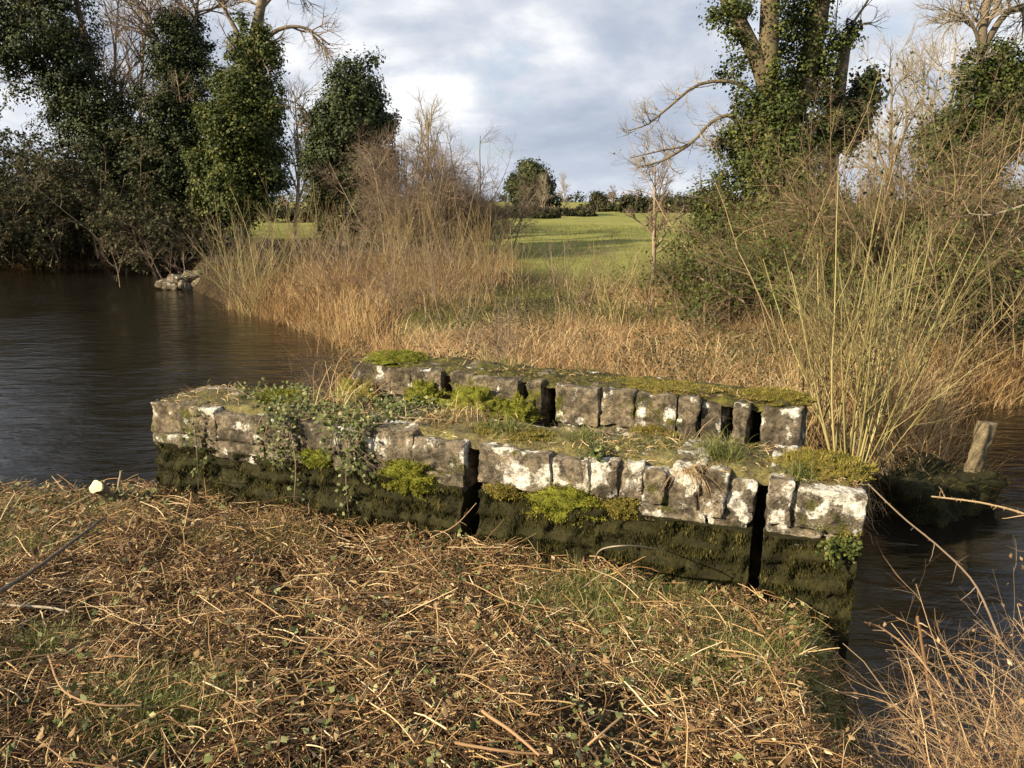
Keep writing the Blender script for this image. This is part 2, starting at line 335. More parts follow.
# ------------------------------------------------------------------ stones
def block(c0, c1, n=9, bev=.03, amp=.018, seed=0, freq=6., taper=(0, 0), tilt=0, drop=0):
    """rough hewn block between two corners, local coordinates; returns V, Q"""
    c0, c1 = np.array(c0, float), np.array(c1, float); half = (c1-c0)/2; mid = (c0+c1)/2
    lin = np.linspace(-1, 1, n+1); V = []; Q = []
    for ax in range(3):
        for sg in (-1, 1):
            A, B = np.meshgrid(lin, lin, indexing='ij'); p = np.zeros((n+1, n+1, 3)); p[..., ax] = sg; p[..., (ax+1) % 3] = A; p[..., (ax+2) % 3] = B
            o = len(V)*(n+1)**2; V.append(p.reshape(-1, 3)); i = (np.arange(n)[:, None]*(n+1)+np.arange(n)[None, :]).ravel()+o
            q = np.stack([i, i+n+1, i+n+2, i+1], -1); Q.append(q if sg > 0 else q[:, ::-1])
    P = np.concatenate(V)
    W = P*half; inner = np.clip(W, -(half-bev), half-bev); d = W-inner; l = np.linalg.norm(d, axis=1, keepdims=True)
    W = inner+d*np.where(l > 1e-9, np.minimum(1, bev/np.maximum(l, 1e-9)), 1)
    W[:, 0] *= 1+taper[0]*P[:, 2]; W[:, 1] *= 1+taper[1]*P[:, 2]
    W[:, 0] += tilt*W[:, 2]
    nd = nrm(P*np.array([1, 1, 1])); out = []
    for w, k in zip(W+mid, nd):
        v = Vector(w*freq)+Vector((seed*7.3, seed*3.1, seed*1.7))
        f = mnoise.fractal(v, .75, 2.1, 6)*amp*1.25 + mnoise.noise(v*.45)*amp*.7
        cr = abs(mnoise.noise(v*.8+Vector((9, 2, 4)))); f -= max(0, .09-cr)*amp*7
        out.append(w+k*f)
    W = np.array(out); W[:, 2] -= drop*(W[:, 0]-mid[0])
    return W, np.concatenate(Q)
def stone(name, parent, m, c0, c1, rnd=None, **k):
    V, Q = block(c0, c1, **k)
    return build(name, V, [Q], m, parent, np.full(len(V), random.random() if rnd is None else rnd))
def lumpy_sheet(x0, x1, y0, y1, z, amp, freq, nx, ny, seed, edge=.05, fn=None):
    a, b = np.meshgrid(np.linspace(x0, x1, nx), np.linspace(y0, y1, ny)); zz = np.zeros_like(a)
    for i in range(ny):
        for j in range(nx):
            zz[i, j] = mnoise.fractal(Vector((a[i, j]*freq+seed*5, b[i, j]*freq, seed*2.)), .8, 2., 5)*amp
    e = np.minimum(np.minimum(a-x0, x1-a), np.minimum(b-y0, y1-b)); zz += z-(1-smooth(0, edge, e))*.06
    if fn is not None: zz += fn(a, b)
    i = (np.arange(ny-1)[:, None]*nx+np.arange(nx-1)[None, :]).ravel()
    return np.stack([a, b, zz], -1).reshape(-1, 3), np.stack([i, i+1, i+1+nx, i+nx], -1)
def loc2w(o, p):                # local frame of a wall empty -> world
    c, s = math.cos(o.rotation_euler.z), math.sin(o.rotation_euler.z); p = np.asarray(p, float); L = np.array(o.location)
    return np.stack([c*p[..., 0]-s*p[..., 1], s*p[..., 0]+c*p[..., 1], p[..., 2]], -1)+L
def s_px(px, A, D, z):          # distance along a wall line whose top edge crosses photo column px
    k = (px-512)/F; c = (CAM[2]-z)*sp
    return (k*(A[1]*cp+c)-A[0])/(D[0]-k*D[1]*cp)

TOP = 1.70
# ---- near wall (local x along the wall, local y away from the viewer, z up)
NW = empty('stone_wall', (WA[0], WA[1], 0), 'nearer of two old stone walls, white lichen on its face and dark moss below', 'wall', rz=math.atan2(WD[1], WD[0]))
sx = lambda px: float(s_px(px, WA, WD, TOP))
LEN = sx(868)
TH = .58
edges = [(150, 214, .33), (216, 252, .33), (254, 296, .31), (298, 334, .31), (336, 372, .33), (374, 412, .32), (414, 463, .33),
         (480, 552, .36), (554, 588, .33), (592, 619, .34), (622, 644, .33), (646, 667, .32), (669, 701, .35), (705, 727, .36), (730, 756, .38), (769, 795, .38), (798, 868, .36)]
for k, (a, b, h) in enumerate(edges):
    gap = -.004
    n = 24 if b-a > 45 else 18
    dz = random.uniform(-.025, .02); dy = random.uniform(-.02, .025)
    stone('coping_stone', NW, M['stone'], (sx(a)+gap, -.02+dy, TOP-h*.70), (sx(b)-gap, TH+random.uniform(-.03, .03), TOP+dz), n=n, bev=.012, amp=.020,
          seed=k+1, freq=5.5, tilt=(.14 if a in (730, 705, 669) else random.uniform(-.05, .05)), taper=(random.uniform(-.03, 0), 0))
xs = [sx(150), sx(200), sx(262), sx(330), sx(392), sx(463)], [sx(480), sx(560), sx(640), sx(710), sx(754)], [sx(768), sx(829), sx(866)]
for grp in xs:
    for a, b in zip(grp[:-1], grp[1:]):
        stone('course_stone', NW, M['ashlar'], (a+.006, -.005+random.uniform(-.01, .012), TOP-.36+random.uniform(-.03, .02)), (b-.006, TH-.05, TOP-.235), n=16, bev=.015, amp=.018, seed=a*9, freq=6)
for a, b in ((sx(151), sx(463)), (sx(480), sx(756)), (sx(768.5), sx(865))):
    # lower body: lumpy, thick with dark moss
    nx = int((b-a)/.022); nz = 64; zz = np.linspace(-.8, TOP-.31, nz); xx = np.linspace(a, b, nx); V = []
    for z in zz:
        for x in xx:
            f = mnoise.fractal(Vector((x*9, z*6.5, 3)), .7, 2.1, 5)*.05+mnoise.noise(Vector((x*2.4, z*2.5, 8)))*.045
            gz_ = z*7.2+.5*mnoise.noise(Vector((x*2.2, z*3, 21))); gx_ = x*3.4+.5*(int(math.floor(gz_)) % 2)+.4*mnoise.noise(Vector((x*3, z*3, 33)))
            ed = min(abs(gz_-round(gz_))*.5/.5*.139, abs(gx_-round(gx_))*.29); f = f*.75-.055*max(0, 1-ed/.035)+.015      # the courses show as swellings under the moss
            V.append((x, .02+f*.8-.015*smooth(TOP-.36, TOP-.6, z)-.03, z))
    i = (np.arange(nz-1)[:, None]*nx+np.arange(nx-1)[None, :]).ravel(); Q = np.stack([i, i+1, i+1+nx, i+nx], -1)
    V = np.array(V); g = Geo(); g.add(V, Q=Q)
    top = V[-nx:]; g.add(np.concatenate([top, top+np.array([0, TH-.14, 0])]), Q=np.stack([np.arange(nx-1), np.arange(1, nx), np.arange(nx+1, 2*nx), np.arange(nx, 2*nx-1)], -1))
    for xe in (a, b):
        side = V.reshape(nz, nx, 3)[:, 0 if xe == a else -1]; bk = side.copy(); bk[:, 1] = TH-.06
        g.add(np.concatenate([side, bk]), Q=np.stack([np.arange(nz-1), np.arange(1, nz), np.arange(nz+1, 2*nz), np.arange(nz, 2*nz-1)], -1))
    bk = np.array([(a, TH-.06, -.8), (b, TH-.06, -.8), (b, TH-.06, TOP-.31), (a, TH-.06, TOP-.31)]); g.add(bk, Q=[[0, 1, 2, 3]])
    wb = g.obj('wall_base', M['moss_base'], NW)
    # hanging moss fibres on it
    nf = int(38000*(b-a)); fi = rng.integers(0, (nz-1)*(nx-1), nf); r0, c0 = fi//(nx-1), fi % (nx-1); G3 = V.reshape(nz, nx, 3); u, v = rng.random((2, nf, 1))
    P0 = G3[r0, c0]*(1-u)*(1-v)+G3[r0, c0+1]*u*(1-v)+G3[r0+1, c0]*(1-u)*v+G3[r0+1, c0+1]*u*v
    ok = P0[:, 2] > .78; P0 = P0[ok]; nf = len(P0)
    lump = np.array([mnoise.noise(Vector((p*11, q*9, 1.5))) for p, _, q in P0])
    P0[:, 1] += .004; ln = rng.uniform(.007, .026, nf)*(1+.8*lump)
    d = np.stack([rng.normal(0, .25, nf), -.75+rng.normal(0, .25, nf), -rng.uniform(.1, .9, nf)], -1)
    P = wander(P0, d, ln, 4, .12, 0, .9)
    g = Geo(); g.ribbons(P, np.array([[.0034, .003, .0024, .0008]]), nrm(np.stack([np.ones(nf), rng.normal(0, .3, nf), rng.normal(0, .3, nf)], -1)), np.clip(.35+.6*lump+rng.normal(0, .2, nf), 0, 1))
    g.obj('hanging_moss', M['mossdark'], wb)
V, Q = lumpy_sheet(.07, LEN-.05, .05, TH-.03, TOP+.012, .03, 5, 150, 22, 3, .06)
build('wall_top_turf', V, [Q], M['wall_top'], NW)
for a, b in ((sx(152), sx(463)), (sx(481), sx(755)), (sx(769), sx(866))):
    stone('wall_core', NW, M['stone'], (a+.01, .025, TOP-.3), (b-.01, TH-.1, TOP-.03), n=8, bev=.01, amp=.006)
def turf(wall, L, T, n, m, col, hgt, nm):
    P0 = np.stack([rng.uniform(.03, L-.03, n), rng.uniform(.0, T, n), np.full(n, TOP+.015)], -1); lum = lowf(P0[:, 0], P0[:, 1], 7, 17)
    keep = lum+rng.normal(0, .4, n) > -.1; P0 = P0[keep]; n = len(P0); P0[:, 2] += .02*lum[keep]
    P = wander(P0, rng.normal(size=(n, 3))*np.array([.8, .8, .4])+np.array([0, 0, .35]), hgt*rng.uniform(.4, 1.3, n), 4, .2, 0, .5)
    P[..., 2] = np.maximum(P[..., 2], TOP+.012)
    g = Geo(); g.ribbons(P, np.array([[.0022, .002, .0016, .0006]]), nrm(rng.normal(size=(n, 3)))); g.obj(nm, M[col], wall)
turf(NW, LEN, TH, 3400, 0, 'litter', .07, 'dead_straw'); turf(NW, LEN, TH, 6000, 0, 'mossolive', .022, 'turf_moss'); turf(NW, LEN, TH, 1300, 0, 'greengrass', .05, 'turf_grass')
stone('wall_core', NW, M['moss_base'], (.08, .34, .2), (LEN-.08, TH-.1, TOP-.04), n=6, bev=.02, amp=.01)

# ---- far wall
FA = np.array([-1.53, 7.10]); FD = nrm(np.array([3.65, -1.70]))
FW = empty('stone_wall', (FA[0], FA[1], 0), 'farther of two old stone walls, shorter and brown with dark slots between its stones', 'wall', rz=math.atan2(FD[1], FD[0]))
fx = lambda px: float(s_px(px, FA, FD, TOP)); FL = fx(802); FT = .55
fe = [(352, 388, .30), (391, 410, .28), (412, 440, .32), (454, 472, .34), (473, 517, .32), (527, 541, .34), (557, 598, .33), (602, 634, .31), (637, 676, .32), (680, 698, .34), (699, 724, .36), (736, 748, .37), (764, 801, .38)]
for k, (a, b, h) in enumerate(fe):
    rec = .10 if (a == 699) else 0
    stone('coping_stone', FW, M['stone_far'], (fx(a)-.012, -.01+rec+random.uniform(-.02, .02), TOP-h), (fx(b)+.012, FT, TOP+random.uniform(-.02, .01)), n=16, bev=.016, amp=.024, seed=40+k, freq=6, tilt=random.uniform(-.05, .05))
for a, b in ((352, 441), (453, 517), (527, 542), (556, 640), (641, 725), (735, 749), (763, 801)):
    stone('course_stone', FW, M['stone_far'], (fx(a)+.01, .02, .9), (fx(b)-.01, FT-.06, TOP-.32), n=12, bev=.02, amp=.02, seed=a, freq=5)
for a, b in ((352, 440), (454, 516), (528, 541), (557, 697), (700, 723), (737, 747), (765, 800)):
    stone('wall_core', FW, M['stone_far'], (fx(a)+.01, .035, TOP-.36), (fx(b)-.01, FT-.1, TOP-.03), n=8, bev=.01, amp=.006)
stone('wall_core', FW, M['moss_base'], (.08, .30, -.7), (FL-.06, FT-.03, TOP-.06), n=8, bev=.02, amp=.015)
V, Q = lumpy_sheet(.05, FL-.04, .04, FT+.0, TOP+.015, .03, 6, 130, 18, 8, .07)
build('wall_top_turf', V, [Q], M['wall_top_dark'], FW)
turf(FW, FL, FT, 3000, 0, 'mossdark', .035, 'turf_moss'); turf(FW, FL, FT, 1200, 0, 'litter', .06, 'dead_straw')
# soil and rubble between the walls is the ground; a few loose stones lie on it
for k, (px, py, r, lab) in enumerate(((400, 412, .10, 'flat pale stone lying between the two walls'), (600, 448, .09, 'grey rubble stone wedged between the two walls near their middle'), (548, 437, .07, 'small brown stone in the moss between the walls'))):
    p = at_z(px, py, 1.22); V, Q = block((-r, -r*.7, -.02), (r, r*.7, .05), n=7, bev=.03, amp=.012, seed=70+k, freq=9)
    o = build('loose_stone', V, [Q], M['stone'], None, np.full(len(V), .8)); o.location = p; o.rotation_euler.z = k*1.3; tag(o, lab, 'stone')

# ------------------------------------------------------------------ moss cushions, plants on the walls
def moss(parent_wall, lx, ly, z, rx, ry, rz, label, fur='mossfur', base='moss_bright', wallface=False, seed=0, n=4200):
    o = loc2w(parent_wall, np.array([lx, ly, z])); root = empty('moss_cushion', o, label, 'moss', rz=parent_wall.rotation_euler.z)
    nu, nv = 30, 16; u, v = np.meshgrid(np.linspace(0, 2*PI, nu, endpoint=False), np.linspace(0, PI, nv), indexing='ij')
    D = np.stack([np.cos(u)*np.sin(v), np.sin(u)*np.sin(v), np.cos(v)], -1).reshape(-1, 3)
    def rad(d): return np.array([1+(.75 if rz > .09 else .4)*mnoise.fractal(Vector(q*3.4)+Vector((seed*3., 1, 2)), .8, 2., 4) for q in d])
    R = np.array([rx, ry, rz]); V = D*R*rad(D)[:, None]
    i = np.arange(nu)[:, None]*nv; i2 = ((np.arange(nu)+1) % nu)[:, None]*nv; j = np.arange(nv-1)[None, :]
    Q = np.stack(np.broadcast_arrays(i+j, i+j+1, i2+j+1, i2+j), -1).reshape(-1, 4)
    cu = build('cushion', V, [Q], M[base], root)
    d = nrm(rng.normal(size=(n, 3))); d[:, 1] = -np.abs(d[:, 1]) if wallface else d[:, 1]
    if not wallface: d[:, 2] = np.abs(d[:, 2])
    rr = rad(d); P0 = d*R*rr[:, None]*.98; dd = nrm(d/R)+rng.normal(size=(n, 3))*.35
    P = wander(P0, dd, rng.uniform(.008, .022, n), 3, .2)
    g = Geo(); g.ribbons(P, np.array([[.0028, .0024, .0008]]), nrm(rng.normal(size=(n, 3))), np.clip(.5+1.1*(rr-1)+rng.normal(0, .16, n), 0, 1)); g.obj('moss_fronds', M[fur], cu)
    return root
moss(NW, sx(408), .0, TOP-.30, .19, .05, .10, 'yellow-green moss cushion on the near wall face right of the ivy', wallface=True, seed=1)
moss(NW, sx(566), .0, TOP-.31, .21, .05, .10, 'yellow-green moss cushion on the near wall face under a white lichen patch', wallface=True, seed=2)
moss(NW, sx(505), .0, TOP-.28, .12, .05, .06, 'small olive moss cushion on the near wall just right of the slot', 'mossolive', 'moss_olive', True, 3, 1400)
moss(NW, sx(625), .0, TOP-.29, .10, .05, .06, 'small olive moss cushion low on the middle of the near wall', 'mossolive', 'moss_olive', True, 4, 1400)
moss(NW, sx(852), .02, TOP-.22, .06, .06, .08, 'little yellow moss cushion at the right corner of the near wall', 'mossolive', 'moss_olive', True, 5, 1000)
moss(NW, sx(315), .0, TOP-.26, .14, .05, .06, 'small golden moss cushion half hidden among the wall ivy', 'mossfur', 'moss_bright', True, 6, 1200)
moss(NW, sx(222)+.22, .42, TOP+.01, .20, .14, .05, 'flat bright moss mat on top of the left end of the near wall', seed=7)
moss(NW, sx(825), .31, TOP+.0, .24, .20, .07, 'thick olive moss mat on top of the right end of the near wall', 'mossolive', 'moss_olive', seed=8, n=5200)
moss(NW, sx(500), .26, TOP+.0, .28, .16, .03, 'low brownish moss mat on the near wall top beside the grass tuft', 'mossolive', 'moss_olive', seed=18, n=3200)
moss(FW, fx(380), .27, TOP+.0, .30, .26, .06, 'bright moss mat capping the left end of the far wall', seed=9, n=5200)
moss(FW, fx(362), -.10, 1.40, .20, .10, .12, 'leftmost bright moss cushion at the foot of the far wall', seed=10)
moss(FW, fx(425), -.03, 1.44, .16, .08, .13, 'bright moss cushion on the far wall just left of a slot', seed=11)
moss(FW, fx(479), -.07, 1.42, .28, .13, .15, 'largest bright moss cushion, at the foot of the far wall', seed=12, n=5000)
moss(FW, fx(523), -.06, 1.38, .14, .10, .14, 'rounded bright moss cushion below the narrow slot of the far wall', seed=13)
moss(FW, fx(658), -.03, 1.36, .17, .07, .07, 'dull moss patch low on the right half of the far wall', 'mossolive', 'moss_olive', seed=14)
moss(FW, fx(768), .27, TOP+.0, .26, .20, .045, 'olive moss mat on the right end of the far wall top', 'mossolive', 'moss_olive', seed=15, n=5200)
moss(FW, fx(660), .25, TOP+.0, .50, .19, .035, 'long olive moss mat along the middle of the far wall top', 'mossolive', 'moss_olive', seed=16, n=4200)

def tuft(p, n, h, spread, m, label, cat='grass tuft', name='grass_tuft', lean=(0, 0, 0), w=.0022, mixdry=None):
    root = empty(name, p, label, cat)
    P0 = rng.normal(size=(n, 3))*np.array([spread*.4, spread*.4, 0]); d = np.stack([rng.normal(0, .5, n)+lean[0], rng.normal(0, .5, n)+lean[1], np.full(n, 1.)], -1)
    P = wander(P0, d, rng.uniform(.5, 1.15, n)*h, 6, .08, 0, .7)
    g = Geo(); g.ribbons(P, np.array([[w, w, w*.9, w*.75, w*.5, w*.15]]), nrm(np.stack([rng.normal(size=n), rng.normal(size=n), np.zeros(n)], -1)))
    g.obj('blades', M[m], root)
    return root
wp = lambda wall, x, y, z: loc2w(wall, np.array([x, y, z]))
tuft(wp(NW, sx(714), .26, TOP), 420, .22, .16, 'greengrass', 'largest grass tuft on the near wall, green mixed with straw')
tuft(wp(NW, sx(688), -.035, TOP-.01), 90, .27, .035, 'drygrass', 'straw coloured grass tuft hanging down the face of the near wall', lean=(-.1, -.9, -1.1))
tuft(wp(NW, sx(570), .30, TOP), 220, .14, .2, 'greengrass', 'low grass tuft on the near wall top behind the white stone')
tuft(wp(NW, sx(488), .25, TOP), 260, .15, .14, 'greengrass', 'green grass tuft on the near wall top just right of the slot', w=.003)
tuft(wp(NW, sx(800), .12, TOP), 220, .11, .1, 'greengrass', 'short bright green tuft beside the moss at the near wall right end', w=.003)
tuft(wp(NW, sx(640), .32, TOP), 160, .12, .2, 'greengrass', 'sparse grass tuft on top of the near wall between two lichen patches')
tuft(wp(NW, sx(305), .45, TOP), 120, .55, .3, 'drygrass', 'tall dry grass stems rising behind the ivy on the near wall', lean=(.2, 0, 0))
tuft(wp(NW, sx(430), .40, TOP), 260, .18, .3, 'drygrass', 'straw tuft on the near wall top right of the ivy')
tuft(wp(FW, fx(735), -.25, 1.22), 200, .30, .2, 'drygrass', 'dry grass tuft at the foot of the far wall right end', lean=(.4, -.3, 0))
tuft(wp(FW, fx(690), -.35, 1.22), 6, .75, .05, 'twig_tan', 'single tall brown stalk standing in front of the far wall', 'dead stalk', 'dead_stalk', w=.004)
tuft(wp(FW, fx(470), .45, TOP-.05), 400, .16, .5, 'greengrass', 'green grass tuft behind the top of the far wall near its left end')
tuft(wp(FW, fx(560), .45, TOP-.05), 260, .14, .4, 'greengrass', 'green grass tuft behind the middle of the far wall top')
tuft(wp(FW, fx(345)-.1, .1, .9), 30, 1.0, .2, 'drygrass', 'tall pale reed stalks at the left end of the far wall', 'reeds', 'reed_tuft', w=.004)

def leafy(name, label, cat, root_p, stems, K, nl, L, m_leaf, m_stem, r, spread=.03, rz=0, seg=None):
    root = empty(name, root_p, label, cat); g = Geo(); g.tubes(stems, np.linspace(1, .4, stems.shape[1])[None, :]*r, 4); g.obj('stems', M[m_stem], root, org=root_p)
    i = rng.integers(0, len(stems), nl); t = rng.uniform(0.05, 1, nl)*(stems.shape[1]-1.001); k = t.astype(int); f = (t-k)[:, None]
    C = stems[i, k]*(1-f)+stems[i, k+1]*f+rng.normal(size=(nl, 3))*spread
    nor = rng.normal(size=(nl, 3))*.55+np.array([-.15, -.6, .6]); g = Geo(); ls = L*rng.uniform(.55, 1.2, nl); g.leaves(C, nor, ls, ls*.9, np.clip(rng.normal(.5, .25, nl), 0, 1)); g.obj('leaves', M[m_leaf], root, org=root_p)
    return root
# ivy over the near wall: runners on the top and strands down the face
st = []
def run(pts): st.append(loc2w(NW, path(pts, 14)))
for k in range(44):
    x = sx(random.uniform(222, 410)); y = random.uniform(.05, .5); a = random.uniform(0, 6.28); l = random.uniform(.25, .6)
    run([(x, y, TOP+.03), (x+l*.5*math.cos(a), y+.15*math.sin(a), TOP+.04), (x+l*math.cos(a), np.clip(y+.35*math.sin(a), 0, .55), TOP+.03)])
for k in range(13):
    x = sx(random.uniform(310, 395) if k > 5 else random.uniform(262, 300)); dz = random.uniform(.2, .42); run([(x, .1, TOP+.04), (x, -.06, TOP-.0), (x+random.uniform(-.08, .08), -.08, TOP-dz*.5), (x+random.uniform(-.12, .12), -.07, TOP-dz)])
for px, dz, sw in ((197, .62, .03), (292, .62, .06), (352, .66, -.02)):
    x = sx(px); run([(x, .1, TOP+.03), (x+.01, -.05, TOP-.03), (x+sw, -.075, TOP-.3), (x+sw*.4, -.08, TOP-dz)]); run([(x+.03, .1, TOP+.03), (x+.03, -.05, TOP-.03), (x+sw+.01, -.08, TOP-.3), (x+sw*.6, -.085, TOP-dz*.9)])
leafy('ivy_creeper', 'pale green ivy trailing over the top and face of the near wall', 'ivy', wp(NW, sx(330), .1, TOP), np.array(st), 14, 2500, .032, 'ivy_wall', 'twig', .0035, .036)
# fern-like plant on the right end
p = wp(NW, sx(838), -.02, TOP-.30); n = 26; d = np.stack([rng.normal(0, .8, n), -.8+rng.normal(0, .3, n), rng.uniform(-.2, .9, n)], -1)
leafy('wall_fern', 'dark green fern growing from the near wall face at its right end', 'fern', p, wander(np.tile(p, (n, 1)), d, rng.uniform(.1, .2, n), 7, .08, 0, .5), 7, 700, .022, 'ivy', 'ivy', .0015, .008)
p = wp(NW, sx(650), .1, TOP); n = 14; d = rng.normal(size=(n, 3))*.6+np.array([0, -.4, .5])
leafy('wall_plant', 'small leafy green plant on the near wall top beside white lichen', 'plant', wp(NW, sx(594), .04, TOP), wander(np.tile(wp(NW, sx(594), .04, TOP), (n, 1)), d, rng.uniform(.08, .14, n), 6, .1), 6, 120, .03, 'ivy_wall', 'ivy', .002, .01)

# ------------------------------------------------------------------ trees
def ell(px, py, rpx, Yd, ky=1.0, kz=1.0):       # blob seen at a photo position, as (centre, radii in metres)
    c = at(px, py, Yd); r = rpx*Yd/F*1.03; return (c, np.array([r, r*ky, r*kz]))
def clumps(g, blobs, nleaf, L, per=34, cs=.30, shell=(.45, 1.08), rb=0.0, up=.4, sat=4):
    if len(blobs) > 5 and sat:                   # irregular sprays of foliage breaking the outline
        ex = []
        for b in blobs:
            for _ in range(sat):
                d = nrm(rng.normal(size=3)); ex.append((b[0]+d*b[1]*rng.uniform(.85, 1.25), b[1]*rng.uniform(.18, .38)))
        blobs = [(c, r*.9) for c, r in blobs]+ex
    vol = np.array([np.prod(b[1])**(2/3) for b in blobs]); vol /= vol.sum()
    nc = nleaf//per; bi = rng.choice(len(blobs), nc, p=vol)
    C = np.array([b[0] for b in blobs])[bi]; R = np.array([b[1] for b in blobs])[bi]
    d = nrm(rng.normal(size=(nc, 3))); lum = 1+.42*np.array([mnoise.noise(Vector(q*2.3)+Vector((k*3., 0, 0))) for q, k in zip(d, bi)])
    rad = (shell[0]**2+(shell[1]**2-shell[0]**2)*rng.random(nc))**.5
    cc = C+d*R*(rad*lum)[:, None]
    i = np.repeat(np.arange(nc), per); n = len(i); sz = (cs*rng.uniform(.5, 1.3, nc))[i][:, None]
    off = rng.normal(size=(n, 3)); P = cc[i]+off*sz*.55
    nor = d[i]*.7+nrm(off)*.5+rng.normal(size=(n, 3))*.4+np.array([0, 0, up]); ls = L*rng.uniform(.6, 1.25, n)
    g.leaves(P, nor, ls, ls*.85, np.clip(rng.normal(.42, .16, nc)[i]+rng.normal(0, .17, n)+rb, 0, 1))
def limbs(specs, Yd, K=16):     # [(pixel points, r0, r1)] -> paths and radii
    P = np.array([path([at(x, y, Yd+(q[0] if q else 0)) for x, y, *q in pts], K) for pts, a, b in specs]); R = np.array([np.linspace(a, b, K) for pts, a, b in specs])
    return P, R
def ivy_tree(name, label, base_px, Yd, limb_specs, blobs, nleaf, L, leafmat='ivy', barkmat='bark', twigs=None, twigmat='twig', group=None, cs=.3, per=34, shell=(.45, 1.08), rb=0.):
    b = at(base_px, 250, Yd); bp = np.array([b[0], Yd, float(hz(b[0], Yd))]); root = empty(name, bp, label, 'tree', group)
    P, R = limbs(limb_specs, Yd); g = Geo(); g.tubes(P, R, 9); trk = g.obj('trunk', M[barkmat], root, org=bp)
    if blobs:
        g = Geo(); clumps(g, blobs, nleaf, L, per, cs, shell, rb); g.obj('crown' if leafmat != 'olive' else 'crown', M[leafmat], root, org=bp)
    if twigs:
        src, levels = twigs; PP, RR = (P[src], R[src]); g = Geo()
        for C, q in grow(PP, RR, levels): g.tubes(C, q, 4)
        g.obj('branches', M[twigmat], trk, org=bp)
    return root
B = lambda lst, Yd, ky=1., kz=1.: [ell(x, y, r, Yd+dy, ky, kz) for x, y, r, *q in lst for dy in [q[0] if q else 0]]
tw = lambda n1, l1, n2, l2, n3, l3, r1=.05, ang=50, t0=.3, up=.02: [dict(n=n1, len=l1, ang=ang, r=r1, K=7, curl=.14, up=up, t0=t0), dict(n=n2, len=l2, ang=42, r=r1*.45, K=6, curl=.15, up=up), dict(n=n3, len=l3, ang=40, r=r1*.22, K=5, curl=.15, up=up)]

ivy_tree('ivy_clad_tree', 'leaning ivy covered tree at the far left across the river, dark against the sky', 138, 39,
         [([(140, 265), (120, 190), (85, 110), (45, 30), (10, -60)], .45, .2), ([(120, 190), (100, 110), (85, 40), (70, -30)], .2, .1), ([(85, 110), (40, 70), (0, 20)], .2, .1)],
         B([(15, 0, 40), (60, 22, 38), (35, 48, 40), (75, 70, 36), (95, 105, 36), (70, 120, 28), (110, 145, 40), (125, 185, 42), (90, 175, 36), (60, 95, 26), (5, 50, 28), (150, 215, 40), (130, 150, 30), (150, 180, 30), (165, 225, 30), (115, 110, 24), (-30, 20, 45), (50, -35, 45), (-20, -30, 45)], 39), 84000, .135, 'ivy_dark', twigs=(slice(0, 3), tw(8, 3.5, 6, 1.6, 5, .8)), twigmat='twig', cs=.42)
ivy_tree('ivy_clad_tree', 'narrow dark ivy covered tree between the leaning tree and the pale green column', 178, 38,
         [([(176, 265), (176, 180), (178, 90), (180, 20)], .4, .15), ([(177, 110), (165, 60), (150, 25), (130, -10)], .12, .04), ([(180, 60), (195, 20), (200, -30)], .1, .04)],
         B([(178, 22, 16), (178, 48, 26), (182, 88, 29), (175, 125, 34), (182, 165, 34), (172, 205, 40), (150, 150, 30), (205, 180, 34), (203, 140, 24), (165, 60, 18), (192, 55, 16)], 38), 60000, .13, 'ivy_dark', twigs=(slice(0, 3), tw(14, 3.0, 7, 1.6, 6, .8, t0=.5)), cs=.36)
ivy_tree('ivy_clad_tree', 'tall sunlit ivy column with bare branches out of its top, beyond the river', 245, 36,
         [([(240, 260), (243, 150), (250, 60), (262, 0), (268, -60)], .42, .12), ([(248, 80), (240, 40), (225, 10), (205, -30)], .14, .05), ([(255, 50), (278, 30), (305, 28), (330, 45)], .12, .03), ([(260, 10), (280, -10), (310, -20)], .1, .03)],
         B([(250, 50, 24), (246, 88, 35), (240, 122, 38), (250, 140, 36), (236, 165, 38), (228, 195, 38), (260, 110, 28), (262, 165, 26)], 36), 70000, .13, 'ivy', twigs=(slice(0, 4), tw(9, 2.4, 6, 1.3, 5, .7, t0=.45)), cs=.34, rb=.06)
ivy_tree('ivy_clad_tree', 'solitary rounded ivy tree standing in the thicket left of the photo middle', 350, 31,
         [([(350, 245), (350, 160), (354, 80)], .32, .12), ([(350, 160), (325, 130), (300, 110)], .1, .03)],
         B([(355, 80, 20), (352, 98, 30), (360, 118, 32), (340, 128, 28), (385, 128, 12), (325, 150, 22), (345, 160, 36), (378, 158, 20), (330, 185, 28), (368, 190, 30), (348, 205, 34), (315, 120, 10)], 31), 64000, .115, 'ivy_dark', twigs=(slice(0, 2), tw(8, 1.6, 6, .9, 4, .5)), cs=.28, rb=.08)
